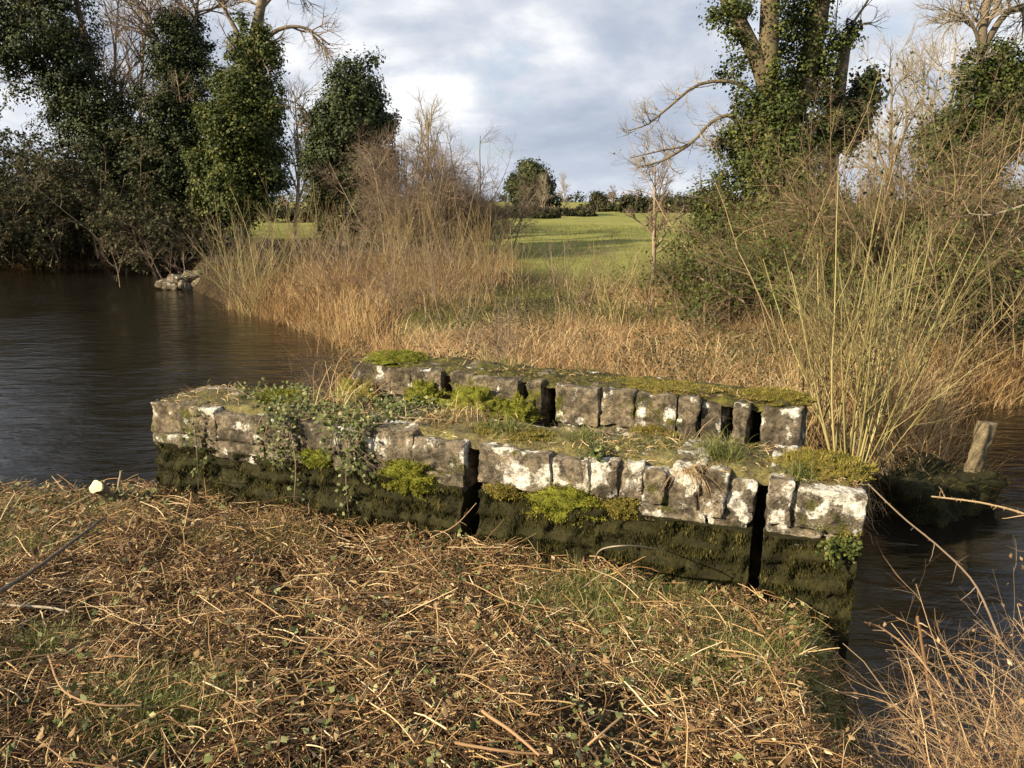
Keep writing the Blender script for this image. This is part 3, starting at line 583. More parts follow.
# large sycamore on the right bank
T5 = ivy_tree('ivy_clad_tree', 'big three-stemmed tree on the right bank with bare sunlit trunks above thick ivy', 772, 17.5,
         [([(768, 330), (770, 250), (770, 170), (768, 90), (769, 20), (774, -60)], .29, .18), ([(768, 95), (758, 62), (742, 28), (722, -12), (705, -50)], .2, .13), ([(772, 170, .3), (795, 110, .5), (810, 60, .6), (820, 0, .6), (828, -60, .6)], .27, .2),
          ([(765, 110), (740, 84), (700, 84), (668, 108), (648, 124), (628, 131)], .05, .01), ([(755, 160), (735, 118), (712, 122), (690, 144), (664, 150), (630, 158)], .055, .01), ([(690, 144), (664, 160), (636, 168)], .04, .01), ([(745, 150), (728, 142), (716, 140)], .09, .06)],
         B([(785, 110, 26), (768, 122, 32), (748, 112, 18), (770, 148, 38), (806, 135, 30), (745, 160, 26), (790, 175, 42), (758, 195, 38), (800, 215, 40), (752, 235, 42), (780, 265, 44), (738, 275, 40), (712, 200, 22), (708, 235, 28), (722, 255, 34), (724, 140, 9), (716, 155, 8), (716, 175, 7)], 17.5) + B([(804, 70, 20, .6), (812, 40, 20, .6), (806, 15, 20, .6), (818, 90, 18, .6), (790, 85, 14, .6), (786, 10, 12, .4), (786, 45, 10, .5), (838, 45, 10, .6), (822, -15, 22, .6), (728, 12, 14), (716, 14, 9), (735, 35, 10), (742, 8, 12), (728, 72, 10), (745, 60, 7), (760, 52, 6), (826, 72, 12, .5), (776, 70, 9, -.15), (779, 100, 12, -.1), (762, 100, 10, -.2), (781, 30, 9, -.1), (750, 48, 8, -.1), (776, -5, 10, -.1)], 17.5),
         90000, .07, 'ivy', 'bark_mottled', rb=.05, twigs=(slice(3, 7), [dict(n=17, len=.85, ang=60, r=.014, K=6, curl=.16, up=.14, t0=.2), dict(n=6, len=.45, ang=40, r=.007, K=5, curl=.16, up=.1), dict(n=2, len=.2, ang=40, r=.004, K=4, curl=.16, up=.06)]), twigmat='twig_pale', cs=.2, per=34)
ivy_tree('broken_tree', 'broken bare trunk with dark ivy at its foot, right of the big tree', 838, 18.5,
         [([(828, 300), (830, 170), (836, 120), (840, 80), (846, 38)], .2, .13), ([(846, 42), (852, 25), (868, 0), (875, -20)], .045, .015), ([(846, 40), (858, 26), (872, 22)], .04, .012), ([(843, 70), (836, 30), (840, -20)], .02, .008)],
         B([(848, 32, 6), (838, 112, 15), (860, 100, 16), (852, 125, 20), (832, 140, 16), (866, 85, 10)], 18.5), 9000, .10, 'ivy_dark', 'bark', twigs=(slice(1, 4), tw(5, .7, 3, .4, 2, .2, .015, t0=.3)), cs=.2)
ivy_tree('ivy_clad_tree', 'ivy covered tree at the right edge with pale bare branches on top', 992, 16,
         [([(995, 300), (990, 200), (985, 110), (982, 40), (990, -20)], .16, .06), ([(983, 60), (975, 30), (960, 10)], .05, .02), ([(985, 45), (1005, 15), (1030, 5), (1060, 15)], .07, .03), ([(990, 150), (1010, 152), (1035, 148)], .06, .03), ([(990, 235), (1010, 230), (1040, 232)], .05, .02), ([(983, 30), (1000, 0), (1015, -30)], .06, .03)],
         B([(1000, 62, 22), (975, 75, 18), (1020, 90, 28), (985, 105, 28), (955, 130, 24), (975, 155, 34), (935, 150, 20), (1005, 130, 26), (960, 185, 30), (985, 205, 34), (1000, 240, 26), (945, 210, 26)], 16), 56000, .065, 'ivy', 'bark', twigs=(slice(0, 6), tw(12, 1.3, 7, .7, 6, .4, .03, t0=.35)), twigmat='twig_pale', cs=.18, rb=-.03)

def bare_tree(name, label, px, Yd, topy, rootr, spec=None, m='twig', lean=0, group=None, levels=None, cat='tree', basez=None):
    b = at(px, 250, Yd); bp = np.array([b[0], Yd, float(hz(b[0], Yd))-.05]); top = at(px+lean, topy, Yd); h = top[2]-bp[2]
    root = empty(name, bp, label, cat, group); P = np.array([path([bp, bp*.5+top*.5+np.array([random.uniform(-.04, .04)*h, 0, 0]), top], 12)]); R = np.linspace(rootr, rootr*.2, 12)[None, :]
    g = Geo(); g.tubes(P, R, 7); trk = g.obj('trunk', M[m], root, org=bp); g = Geo()
    for C, q in grow(P, R, levels or [dict(n=16, len=h*.42, ang=38, r=rootr*.5, K=7, curl=.1, up=.06, t0=.2), dict(n=7, len=h*.2, ang=35, r=rootr*.2, K=6, curl=.12, up=.05), dict(n=6, len=h*.1, ang=35, r=rootr*.09, K=5, curl=.12, up=.03)]): g.tubes(C, q, 4)
    g.obj('branches', M[m], trk, org=bp); return root
bare_tree('bare_tree', 'small bare tree with forked dark trunk at the meadow edge left of the big tree', 655, 20, 165, .07, m='twig')
bare_tree('bare_tree', 'tiny pale leaning tree in front of the round evergreen in the meadow', 540, 93, 176, .1, m='twig_pale', lean=6)
bare_tree('bare_tree', 'pale bare tree right of the round evergreen by the meadow hedge', 564, 104, 178, .12, m='twig_pale')
bare_tree('bare_tree', 'bare tree farthest away on the skyline left of the small forked tree', 612, 140, 186, .15, m='twig')
for k, (px, Yd, ty, lab) in enumerate(((892, 34, 68, 'tall pale bare tree behind the brown thicket, nearest the broken trunk'), (925, 38, 62, 'tall pale bare tree behind the brown thicket, in the middle of three'), (955, 36, 48, 'tall pale bare tree behind the brown thicket, beside the right ivy tree'),
                                       (120, 44, -30, 'bare tree behind the two dark ivy trees on the left bank'), (150, 45, -20, 'slim bare tree rising behind the narrow dark ivy tree'), (295, 46, 100, 'grey bare tree between the ivy column and the rounded ivy tree'), (428, 36, 122, 'pale bare tree rising above the hawthorn thicket'))):
    bare_tree('bare_tree', lab, px, Yd, ty, .14, m='twig_pale' if k < 3 or k == 6 else 'twig')
# round evergreen in the meadow
ivy_tree('round_tree', 'round dark evergreen tree standing in the distant meadow hedge', 532, 98, [([(532, 212), (532, 190), (532, 170)], .4, .2)],
         B([(532, 178, 17), (526, 186, 15), (539, 185, 15), (532, 194, 18), (521, 192, 13), (544, 190, 13), (532, 172, 12), (524, 202, 10), (541, 202, 10)], 98), 24000, .32, 'ivy_dark', cs=.6, per=30, rb=.12)

def shrub(name, label, px, Yd, w, h, nst, m, leaf=None, nleaf=0, leafL=.06, cat='shrub', group=None, fan=.5, levels=None, r=.012, lean=0., up=.05, basew=.3, dz=0, K=9, curl=.05):
    """many stems from one stool, w and h in metres"""
    b = at(px, 300, Yd); bp = np.array([b[0], Yd, max(.02, float(hz(b[0], Yd)))+dz]); root = empty(name, bp, label, cat, group)
    P0 = bp+np.stack([rng.normal(0, w*basew*.5, nst), rng.normal(0, w*basew*.5, nst), np.full(nst, -.08)], -1)
    a = rng.uniform(0, 2*PI, nst); f = np.abs(rng.normal(0, fan, nst)); d = np.stack([np.cos(a)*f+lean, np.sin(a)*f, np.ones(nst)], -1)
    if fan < .6: d[:, 0] = np.linspace(-fan*1.5, fan*1.5, nst)+lean+rng.normal(0, .08, nst)
    P = wander(P0, d, h*rng.uniform(.62 if fan < .4 else .45, 1.12, nst), K, curl, up); R = r*rng.uniform(.6, 1.3, nst)[:, None]*np.linspace(1, .3, K)[None, :]
    g = Geo(); g.tubes(P, R, 5); stm = g.obj('stems', M[m], root, org=bp)
    g = Geo(); lv = levels or [dict(n=6, len=h*.3, ang=32, r=r*.5, K=6, curl=.09, up=.06, t0=.2), dict(n=4, len=h*.13, ang=32, r=r*.28, K=4, curl=.1, up=.04)]
    last = None
    for C, q in grow(P, R, lv): g.tubes(C, q, 3); last = C
    g.obj('twigs', M[m], stm, org=bp)
    if leaf:
        i = rng.integers(0, len(last), nleaf); k = rng.integers(0, last.shape[1], nleaf); C = last[i, k]+rng.normal(size=(nleaf, 3))*.06
        g = Geo(); ls = leafL*rng.uniform(.6, 1.3, nleaf); g.leaves(C, rng.normal(size=(nleaf, 3))*.6+np.array([0, -.2, .7]), ls, ls*.7, np.clip(rng.normal(.5, .22, nleaf), 0, 1)); g.obj('leaves', M[leaf], root, org=bp)
    return root
# yellow willows on the near side of the far bank
WL = [dict(n=6, len=.95, ang=27, r=.0065, K=7, curl=.07, up=.05, t0=.35, t1=.97), dict(n=4, len=.38, ang=28, r=.0035, K=5, curl=.06, up=.04)]
shrub('willow_shrub', 'tall yellow-green willow shrub fanning up from the grass right of the walls', 868, 7.3, .30, 3.15, 26, 'willow', fan=.24, levels=[dict(n=6, len=.95, ang=24, r=.007, K=8, curl=.07, up=.05, t0=.35, t1=.93), dict(n=5, len=.45, ang=28, r=.004, K=5, curl=.07, up=.04, t0=.3)], r=.0125, up=.03, curl=.035)
shrub('willow_shrub', 'smaller yellow-green willow standing just behind the tallest willow', 900, 8.4, .3, 2.7, 13, 'willow', fan=.2, levels=WL, r=.011, up=.03, curl=.045)
shrub('willow_shrub', 'slender yellowish willow with crossing stems just left of the tallest willow', 822, 7.6, .35, 2.1, 10, 'willow_dull', fan=.22, levels=WL, r=.012, up=.03)
shrub('willow_shrub', 'thin leaning willow right of the tallest willow above the reeds', 930, 9.0, .35, 2.4, 8, 'willow_dull', fan=.4, levels=WL, r=.011, up=.02, lean=.2)
W2 = [dict(n=6, len=.9, ang=24, r=.0065, K=6, curl=.07, up=.06, t0=.25), dict(n=3, len=.4, ang=25, r=.0038, K=4, curl=.08, up=.03)]
for px, Yd, h, n, fan, m, lab in ((250, 21.8, 3.5, 36, .5, 'willow', 'pale yellow willow fanning out over the water beside the rubble stones'), (440, 17.5, 2.5, 20, .2, 'willow_dull', 'upright willow whips in the brown thicket below the hawthorn'),
        (405, 18, 2.5, 14, .2, 'willow_dull', 'upright willow whips in front of the rounded ivy tree'), (492, 16, 2.1, 20, .16, 'willow_dull', 'bushy upright willow left of the dark meadow shade'), (522, 15.5, 1.5, 8, .22, 'willow', 'low willow whips at the edge of the dark meadow shade'),
        (560, 13.5, 1.5, 9, .25, 'twig', 'grey bare sapling in the dry grass before the meadow gap'), (645, 14, 1.6, 9, .25, 'twig', 'grey bare sapling below the small forked tree'), (335, 19, 2.2, 12, .3, 'twig', 'grey-brown bare whips near the water left of the brambles'), (385, 15.5, 1.9, 12, .25, 'twig', 'grey-brown bare whips standing above the far wall left end'), (455, 14.2, 1.8, 11, .25, 'twig', 'grey-brown bare whips above the middle of the far wall'), (725, 13, 1.6, 9, .25, 'twig', 'grey bare sapling in front of the low dark green bush'), (598, 13, 1.5, 9, .22, 'willow', 'small yellow willow sapling in the dry grass near the photo middle'), (470, 19, 2.6, 13, .15, 'willow_dull', 'tallest brown whips under the pale hawthorn'), (615, 15, 1.3, 6, .25, 'willow_dull', 'thin brown sapling beside the small yellow willow'),
        (310, 22, 2.9, 14, .3, 'willow_dull', 'tawny willow below the ivy tree, right of the pale fan'), (285, 24.5, 3.0, 12, .4, 'willow', 'yellowish willow behind the pale fan at the water'), (360, 21, 2.4, 11, .25, 'willow_dull', 'thin whips at the foot of the rounded ivy tree')):
    shrub('willow_shrub', lab, px, Yd, .9, h, n, m, fan=fan, levels=W2, r=.0105, up=.015, curl=.06, basew=.55)
# brown thickets
BL = [dict(n=5, len=.9, ang=45, r=.011, K=6, curl=.16, up=.0, t0=.2), dict(n=5, len=.45, ang=45, r=.007, K=5, curl=.18), dict(n=2, len=.2, ang=45, r=.005, K=4, curl=.16)]
for px, Yd, w, h, n, m, lab in ((300, 26, 3, 1.9, 24, 'twig_tan', 'brown bramble thicket between the ivy column and the rounded ivy tree'), (345, 24.5, 3, 1.6, 22, 'twig_tan', 'brown thicket directly below the rounded ivy tree'), (400, 25, 3, 1.8, 24, 'twig', 'dark twiggy thicket right of the rounded ivy tree'),
        (395, 21, 2.6, 1.2, 18, 'twig_tan', 'low reddish thicket in front of the rounded ivy tree'), (450, 22, 3, 1.5, 22, 'twig_tan', 'brown thicket under the pale hawthorn'), (320, 19.5, 2.4, 1.2, 18, 'twig_tan', 'tangled brown brambles on the bank above the water'),
        (370, 17.5, 2.4, .9, 16, 'twig_tan', 'low tangled brambles on the bank near the far wall left end'), (215, 27, 2.6, 1.7, 24, 'twig', 'dark bramble thicket behind the rubble stones'), (725, 12.3, 1.3, .6, 14, 'twig_tan', 'dead brambles in the grass below the fallen pale branch'), (500, 10.6, 1.2, .45, 14, 'twig', 'dark twiggy brambles close behind the far wall'), (430, 15.5, 2, .9, 15, 'twig_tan', 'low brown brambles amid dry grass behind the far wall'), (680, 16, 2.4, .8, 14, 'twig', 'grey twiggy undergrowth below the broken limbs of the big tree')):
    shrub('bramble_thicket', lab, px, Yd, w, h, n, m, fan=.7, levels=BL, r=.014, basew=.9, up=-.02, cat='thicket')
shrub('hawthorn_bush', 'grey-brown bare hawthorn bush right of the rounded ivy tree', 425, 29, 3.4, 4.6, 64, 'twig', fan=.62, levels=[dict(n=13, len=1.5, ang=45, r=.024, K=7, curl=.16, t0=.25), dict(n=7, len=.8, ang=45, r=.01, K=5, curl=.18), dict(n=5, len=.4, ang=45, r=.006, K=4, curl=.18)], r=.035, basew=.6, cat='bush')
shrub('hawthorn_bush', 'pale bare hawthorn bush sloping down towards the meadow', 465, 30, 3.0, 3.1, 50, 'twig', fan=.5, levels=[dict(n=13, len=1.3, ang=45, r=.022, K=7, curl=.16, t0=.25), dict(n=7, len=.7, ang=45, r=.009, K=5, curl=.18), dict(n=4, len=.36, ang=45, r=.006, K=4, curl=.18)], r=.03, basew=.7, cat='bush')
# left bank bushes overhanging the water
DL = [dict(n=8, len=1.6, ang=45, r=.02, K=7, curl=.12, grav=.25, t0=.2), dict(n=6, len=.9, ang=45, r=.01, K=6, curl=.14, grav=.25), dict(n=3, len=.4, ang=40, r=.006, K=4, curl=.14, grav=.2)]
for k, (px, Yd, w, h, lab) in enumerate(((-30, 37.5, 5, 5.0, 'olive bush overhanging the river at the left edge of the photo'), (30, 37, 5, 5.6, 'big olive-brown bush over the water under the leaning tree'), (85, 37, 5, 5.4, 'olive bush with drooping twigs between the leaning tree and the water'), (135, 37, 4.5, 4.8, 'dark drooping bush beside the water at the foot of the narrow ivy tree'), (178, 35.5, 3.2, 3.4, 'lowest dark bush left of the rubble stones'), (60, 41, 6, 7, 'dark tall bush behind the olive waterside bushes'))):
    shrub('waterside_bush', lab, px, Yd, w, h, 34, 'twig', 'olive' if k != 5 else 'ivy_dark', 19000 if k != 5 else 14000, .15, 'bush', fan=.75, levels=DL, r=.04, basew=.9, up=-.02, curl=.08)
# brown and green thicket on the right bank
RL = [dict(n=9, len=1.0, ang=38, r=.008, K=6, curl=.12, t0=.25), dict(n=6, len=.45, ang=42, r=.005, K=5, curl=.16), dict(n=3, len=.2, ang=42, r=.003, K=4, curl=.16)]
for px, Yd, w, h, n, m, lf, nl, lab in ((845, 14.5, 2.2, 2.7, 46, 'twig_tan', 'ivy', 5000, 'brown and green thicket under the broken trunk'), (895, 14, 2.4, 3.9, 130, 'twig_tan', 'olive', 2500, 'domed tan thicket behind the tallest willow'), (870, 15.2, 2.4, 3.9, 90, 'twig_tan', None, 0, 'tan twiggy crown of brambles between the broken trunk and the domed thicket'), (930, 14.5, 2, 3.9, 60, 'twig_tan', 'ivy', 5000, 'tan thicket with ivy leaves left of the right edge ivy tree'),
        (880, 13, 2.2, 2.2, 36, 'willow_dull', 'ivy', 6000, 'green undergrowth behind the stems of the tallest willow'), (755, 15.5, 1.6, 1.8, 30, 'willow_dull', 'ivy', 6500, 'twiggy green bush at the foot of the big tree'), (748, 13.8, 1.3, .95, 24, 'twig', 'ivy', 9500, 'low dark green bush in front of the big tree'),
        (712, 16.5, 1.3, .8, 18, 'willow_dull', 'ivy', 1200, 'olive twiggy bush left of the big tree foot'), (800, 14.5, 2, 1.8, 40, 'willow_dull', 'ivy', 5500, 'dense bush between the big tree and the tan thicket'), (985, 13.6, 2.4, 1.1, 34, 'twig', 'ivy_dark', 5000, 'dark bush low on the right bank above the reeds'), (940, 13.2, 2, 1.3, 30, 'twig', 'ivy_dark', 5000, 'dark shaded bush behind the leaning willow'), (1035, 13.8, 2.2, 1.0, 30, 'twig_tan', 'ivy', 2500, 'brown bush at the right edge above the river')):
    shrub('undergrowth_bush', lab, px, Yd, w, h, n, m, lf, nl, .07, 'bush', fan=.5, levels=RL, r=.014, basew=1.0, curl=.08, up=.0)
for px, Yd, w, h, n, lab in ((455, 9.3, .9, .45, 26, 'low dark weeds behind the far wall near its left end'), (410, 9.8, .8, .4, 22, 'low dark weeds between the far wall left end and the brambles'), (640, 10.5, 1, .5, 22, 'brown weeds in the dry grass behind the middle of the far wall'), (770, 10.5, 1.1, .6, 26, 'brown weeds in the dry grass left of the slender willow'), (560, 14, 1.2, .8, 26, 'dark weeds in the grass at the near end of the meadow'), (700, 9.2, .9, .5, 24, 'brown weeds close behind the right half of the far wall'), (520, 11.8, 1.2, .6, 24, 'dark weeds midway between the far wall and the meadow gap'), (350, 13.5, 1.2, .7, 24, 'dark weeds at the water edge left of the far wall')):
    shrub('weed_clump', lab, px, Yd, w, h, n, 'twig_tan', 'olive', 1300, .035, 'weeds', fan=.8, levels=[dict(n=6, len=h*.6, ang=45, r=.004, K=5, curl=.14, t0=.2), dict(n=4, len=h*.3, ang=45, r=.0025, K=4, curl=.14)], r=.005, basew=1.0, group='weed clumps behind the far wall')
for px, py, lab in ((112, 503, 'drooping pale green leaves beside the bright sawn stump'), (143, 500, 'drooping pale green leaves at the left foot of the near wall')):
    b0 = at_z(px, py, 1.0); b0[2] = float(hz(b0[0], b0[1])); n = 9; leafy('dock_plant', lab, 'plant', b0, wander(np.tile(b0, (n, 1)), np.stack([rng.normal(0, .5, n), rng.normal(0, .4, n), np.ones(n)], -1), rng.uniform(.12, .22, n), 7, .08, 0, .5), 7, 34, .075, 'ivy_wall', 'twig', .003, .012)
# hedges and far trees
def hedge(label, x0, x1, Yd, ytop, thick, nl, L, m):
    a, b = at(x0, 210, Yd), at(x1, 210, Yd); top = at(x0, ytop, Yd)[2]; g0 = float(hz(a[0], Yd)); bp = np.array([(a[0]+b[0])/2, Yd, g0]); root = empty('hedge', bp, label, 'hedge'); h = top-g0; bl = []
    n = max(8, int((b[0]-a[0])/(h*.5)))
    for k in range(n):
        t = (k+.5)/n; hh = h*random.uniform(.7, 1.05); bl.append((np.array([a[0]+(b[0]-a[0])*t, Yd+random.uniform(-.5, .5)*thick, g0+hh*.45]), np.array([(b[0]-a[0])/n*1.3, thick, hh*.55])))
    g = Geo(); clumps(g, bl, nl, L, 24, h*.16, (.3, 1.1)); g.obj('foliage', M[m], root, org=bp)
    P0 = np.stack([rng.uniform(a[0], b[0], 160), rng.normal(Yd, thick*.4, 160), np.full(160, g0)], -1); P = wander(P0, rng.normal(size=(160, 3))*.3+np.array([0, 0, 1]), h*rng.uniform(.7, 1.3, 160), 6, .1)
    g = Geo(); g.tubes(P, np.full((160, 6), .03), 3); g.obj('stems', M['twig'], root, org=bp); return root
hedge('dark brown hedge below the round evergreen in the meadow', 492, 552, 84, 205, 1.6, 11000, .28, 'olive')
hedge('brown hedge running right from the round evergreen', 540, 592, 96, 207, 1.4, 9000, .28, 'olive')
hedge('thin far hedge closing the meadow on the skyline', 585, 735, 128, 203, 1.6, 16000, .35, 'olive')
hedge('far hedge behind the left trees across the river', 120, 330, 70, 196, 1.8, 9000, .3, 'olive')
hedge('low hedge behind the right edge tree', 955, 1080, 60, 214, 1.5, 6000, .25, 'olive')
for px, Yd, r, y, lab in ((600, 150, 7, 200, 'roundish distant bush on the skyline right of the hedge'), (635, 118, 11, 205, 'broad olive bush on the meadow edge behind the small forked tree'), (668, 125, 9, 204, 'distant olive bush on the skyline left of the big tree'), (690, 135, 8, 204, 'distant bush nearest the big tree on the skyline')):
    c = at(px, y, Yd); bp = np.array([c[0], Yd, float(hz(c[0], Yd))]); root = empty('distant_bush', bp, lab, 'bush'); g = Geo(); clumps(g, [ell(px-r*.5, y, r, Yd), ell(px+r*.6, y+1, r*.8, Yd), ell(px, y+4, r*1.1, Yd)], 3500, .4, 24, .6, (.3, 1.1)); g.obj('foliage', M['olive'], root, org=bp)
    g = Geo(); n = 40; P = wander(np.tile(bp, (n, 1)), rng.normal(size=(n, 3))*.4+np.array([0, 0, 1]), rng.uniform(.5, 1.3, n)*r*2*Yd/F, 6, .1); g.tubes(P, np.full((n, 6), .04), 3); g.obj('stems', M['twig'], root, org=bp)
# far wood on the horizon
g = Geo(); bl = []
for k in range(60):
    x = -700+1400*k/59; yy = 640+random.uniform(-40, 80); h = random.uniform(5, 10); bl.append((np.array([x, yy, float(hz(x, yy))+h*.4]), np.array([16, 8, h*.6])))
clumps(g, bl, 26000, 1.6, 26, 2.6, (.3, 1.1)); tag(g.obj('far_wood', M['olive']), 'distant wood along the horizon', 'wood', kind='stuff')

# ------------------------------------------------------------------ grasses
def scatter(n, x0, x1, y0, y1, keep):
    out = np.zeros((0, 2))
    while len(out) < n:
        p = np.stack([rng.uniform(x0, x1, n*2), rng.uniform(y0, y1, n*2)], -1); p = p[keep(p[:, 0], p[:, 1])]; out = np.concatenate([out, p])
    return out[:n]
def blades(P2, n_each, h, spread, lean_sd, K=5, w=.004, grav=.5, base_dz=0., rb=None, hv=.5):
    n = len(P2)*n_each; i = np.repeat(np.arange(len(P2)), n_each); off = rng.normal(size=(n, 2))*spread; xy = P2[i]+off
    z = hz(xy[:, 0], xy[:, 1])-.03+base_dz; out = nrm(off)*np.abs(rng.normal(0, lean_sd, n))[:, None]
    tl = (rng.normal(size=(len(P2), 2))*.25)[i]; d = np.stack([out[:, 0]+tl[:, 0], out[:, 1]+tl[:, 1], np.ones(n)], -1)
    hh = (h*rng.uniform(1-hv, 1+hv, len(P2))*(1+.45*np.clip(lowf(P2[:, 0], P2[:, 1], .8, 55), -1, 1)))[i]*rng.uniform(.5, 1.15, n)
    P = wander(np.column_stack([xy, z]), d, hh, K, .07, 0, grav); wv = w*rng.uniform(.6, 1.3, n)[:, None]*np.linspace(1, .2, K)[None, :]
    r = np.clip((rng.normal(.5, .22, len(P2)) if rb is None else rb)[i]+rng.normal(0, .17, n), 0, 1)
    return P, wv, nrm(np.column_stack([rng.normal(size=n), rng.normal(size=n), np.zeros(n)])), r
dist = lambda x, y: np.hypot(x, y)
inview = lambda x, y: np.abs(x) < .78*y+2.5
g = Geo()
k1 = lambda x, y: (fieldmask(x, y) < .35+.3*rng.random(x.shape)) & (sdist(x, y, FAR) > .12) & inview(x, y) & (sdist(x, y, BRIDGE) < -.25) & (rng.random(x.shape) < np.clip(.5+1.5*lowf(x, y, .9, 31), .03, 1))
p = scatter(2300, -4.5, 9.5, 5.5, 13.5, k1); g.ribbons(*blades(p, 52, .45, .11, 1.0, w=.0045, grav=1.3, hv=.7, rb=np.clip(.55+.3*lowf(p[:, 0], p[:, 1], 1.4, 90)+rng.normal(0, .2, len(p)), 0, 1)))
p = scatter(1500, -7, 13, 9, 21, k1); g.ribbons(*blades(p, 36, .5, .16, .8, w=.006, grav=1.0, rb=np.clip(.5+.3*lowf(p[:, 0], p[:, 1], 1.1, 91)+rng.normal(0, .2, len(p)), 0, 1)))
p = scatter(900, -14, 20, 17, 27, lambda x, y: k1(x, y) & ((x < 0) | (y < 20))); g.ribbons(*blades(p, 24, .5, .25, .5, w=.009, grav=.6, rb=np.clip(rng.normal(.35, .15, 900), 0, 1)))
tag(g.obj('dry_grass', M['drygrass']), 'tawny dead grass covering the far bank behind the walls', 'dry grass', kind='stuff')
g = Geo(); p = scatter(260, 2.5, 11, 6.2, 13.8, lambda x, y: (y > 8.3) & (sdist(x, y, FAR) > -.05) & (sdist(x, y, FAR) < 1.1)); g.ribbons(*blades(p, 60, .75, .14, .3, w=.005, grav=.45))
p = scatter(180, -9, -1.5, 7.5, 23, lambda x, y: (sdist(x, y, FAR) > -.1) & (sdist(x, y, FAR) < .9)); g.ribbons(*blades(p, 50, .75, .2, .35, w=.007, grav=.6, rb=np.clip(rng.normal(.4, .15, 180), 0, 1)))
p = scatter(90, -28, -14, 34, 38, lambda x, y: (sdist(x, y, FAR) > -.1) & (sdist(x, y, FAR) < .8)); g.ribbons(*blades(p, 40, .7, .3, .3, w=.012, rb=np.clip(rng.normal(.2, .1, 90), 0, 1)))
tag(g.obj('reeds', M['drygrass']), 'dead tawny reeds standing along the water edge of the far bank', 'reeds', kind='stuff')
g = Geo(); kf = lambda x, y: (fieldmask(x, y) > rng.random(x.shape)) & inview(x, y) 
p = scatter(9000, -30, 40, 11, 60, kf); g.ribbons(*blades(p, 7, .13, .22, .5, K=3, w=.012, grav=.3))
p = scatter(2600, -5, 9, 7, 20, lambda x, y: (sdist(x, y, FAR) > .6) & inview(x, y) & (lowf(x, y, .9, 31) < .05)); g.ribbons(*blades(p, 14, .24, .12, .6, K=5, w=.006, grav=.5, rb=np.clip(rng.normal(.45, .3, len(p)), 0, 1)))
p = scatter(500, -2.3, 2.0, 4.2, 7.2, lambda x, y: sdist(x, y, BRIDGE) > .06); g.ribbons(*blades(p, 14, .09, .05, .6, K=4, w=.003, grav=.4))
tag(g.obj('meadow_grass', M['greengrass']), 'short green grass of the meadow beyond the bank', 'grass', kind='stuff')

# ------------------------------------------------------------------ cut vegetation on the near bank
kn = lambda x, y: (sdist(x, y, NEAR) > -.05) & (np.abs(x) < .74*y+.75) & ((x-WA[0])*WN[0]*-1+(y-WA[1])*WN[1]*-1 < 5) 
def infront(x, y): return ((x-WA[0])*WN[0]+(y-WA[1])*WN[1] > .0) | ((x-WA[0])*WD[0]+(y-WA[1])*WD[1] < -.0)
WN = np.array([WN[0], WN[1]]) if WN[1] < 0 else -WN
kn = lambda x, y: (sdist(x, y, NEAR) > -.08) & (np.abs(x) < .74*y+1.5) & infront(x, y)
def lie(P2, length, K, lift, curl, flat=.22):
    n = len(P2); a = rng.uniform(0, 2*PI, n); heap = .5+.5*lowf(P2[:, 0], P2[:, 1], 5, 61)
    z = hz(P2[:, 0], P2[:, 1])+rng.random(n)**1.5*lift*(.35+.9*np.clip(heap, 0, 1.3))
    d = np.stack([np.cos(a), np.sin(a), rng.normal(.02, flat, n)], -1)
    P = wander(np.column_stack([P2, z]), d, length, K, curl, 0, .12)
    P[..., :2] -= (P[:, K//2:K//2+1, :2]-P2[:, None, :])
    zz = hz(P[..., 0], P[..., 1]); P[..., 2] = np.maximum(P[..., 2], zz+.004); return P
g = Geo()
heapk = lambda x, y: kn(x, y) & (rng.random(x.shape) < np.clip(.5+.75*lowf(x, y, 5.5, 63), .06, 1))
p = scatter(80000, -5.8, 3.6, 1.1, 6.2, heapk); n = len(p); P = lie(p, .025+.15*rng.random(n)**2, 4, .12, .15, .4); patch = np.clip(.5+.35*lowf(p[:, 0], p[:, 1], 2.2, 71), 0, 1)
g.tubes(P, rng.uniform(.001, .0027, n)[:, None]*np.array([[1, 1, .9, .6]]), 3, np.clip(.28+.42*patch+rng.normal(0, .26, n), 0, 1))
p = scatter(8000, -5.8, 3.6, 1.1, 6.2, kn); n = len(p); P = lie(p, .08+.34*rng.random(n)**2.0, 7, .15, .09, .24)
g.tubes(P, rng.uniform(.0018, .004, n)[:, None]*np.linspace(1, .6, 7)[None, :], 5, np.clip(rng.normal(.52, .24, n), 0, 1))
p = scatter(2600, -5.8, 3.6, 1.1, 6.2, heapk); g.ribbons(*blades(p, 14, .10, .05, 1.6, K=5, w=.0022, grav=1.6, rb=np.clip(rng.normal(.7, .2, len(p)), 0, 1)))
tag(g.obj('cut_stem_litter', M['litter']), 'mat of cut bramble stems and straw covering the near bank', 'cut brush', kind='stuff')
g = Geo(); p = scatter(34000, -5.8, 3.6, 1.1, 6.2, heapk); n = len(p); z = hz(p[:, 0], p[:, 1])+rng.random(n)**1.4*.12; ls = .010+.045*rng.random(n)**2.6
g.leaves(np.column_stack([p, z]), rng.normal(size=(n, 3))*.75+np.array([0, -.1, .7]), ls*1.25, ls*rng.uniform(.25, .65, n), np.clip(rng.normal(.42, .25, n), 0, 1), .3)
tag(g.obj('dead_leaf_litter', M['deadleaf']), 'brown dead leaves strewn through the cut stems', 'leaf litter', kind='stuff')
g = Geo(); p = scatter(8000, -5.8, 3.6, 1.1, 6.2, lambda x, y: kn(x, y) & (rng.random(x.shape) < np.clip(.35+.6*lowf(x, y, 1.8, 81), .05, 1))); n = len(p); ls = .012+.034*rng.random(n)**2
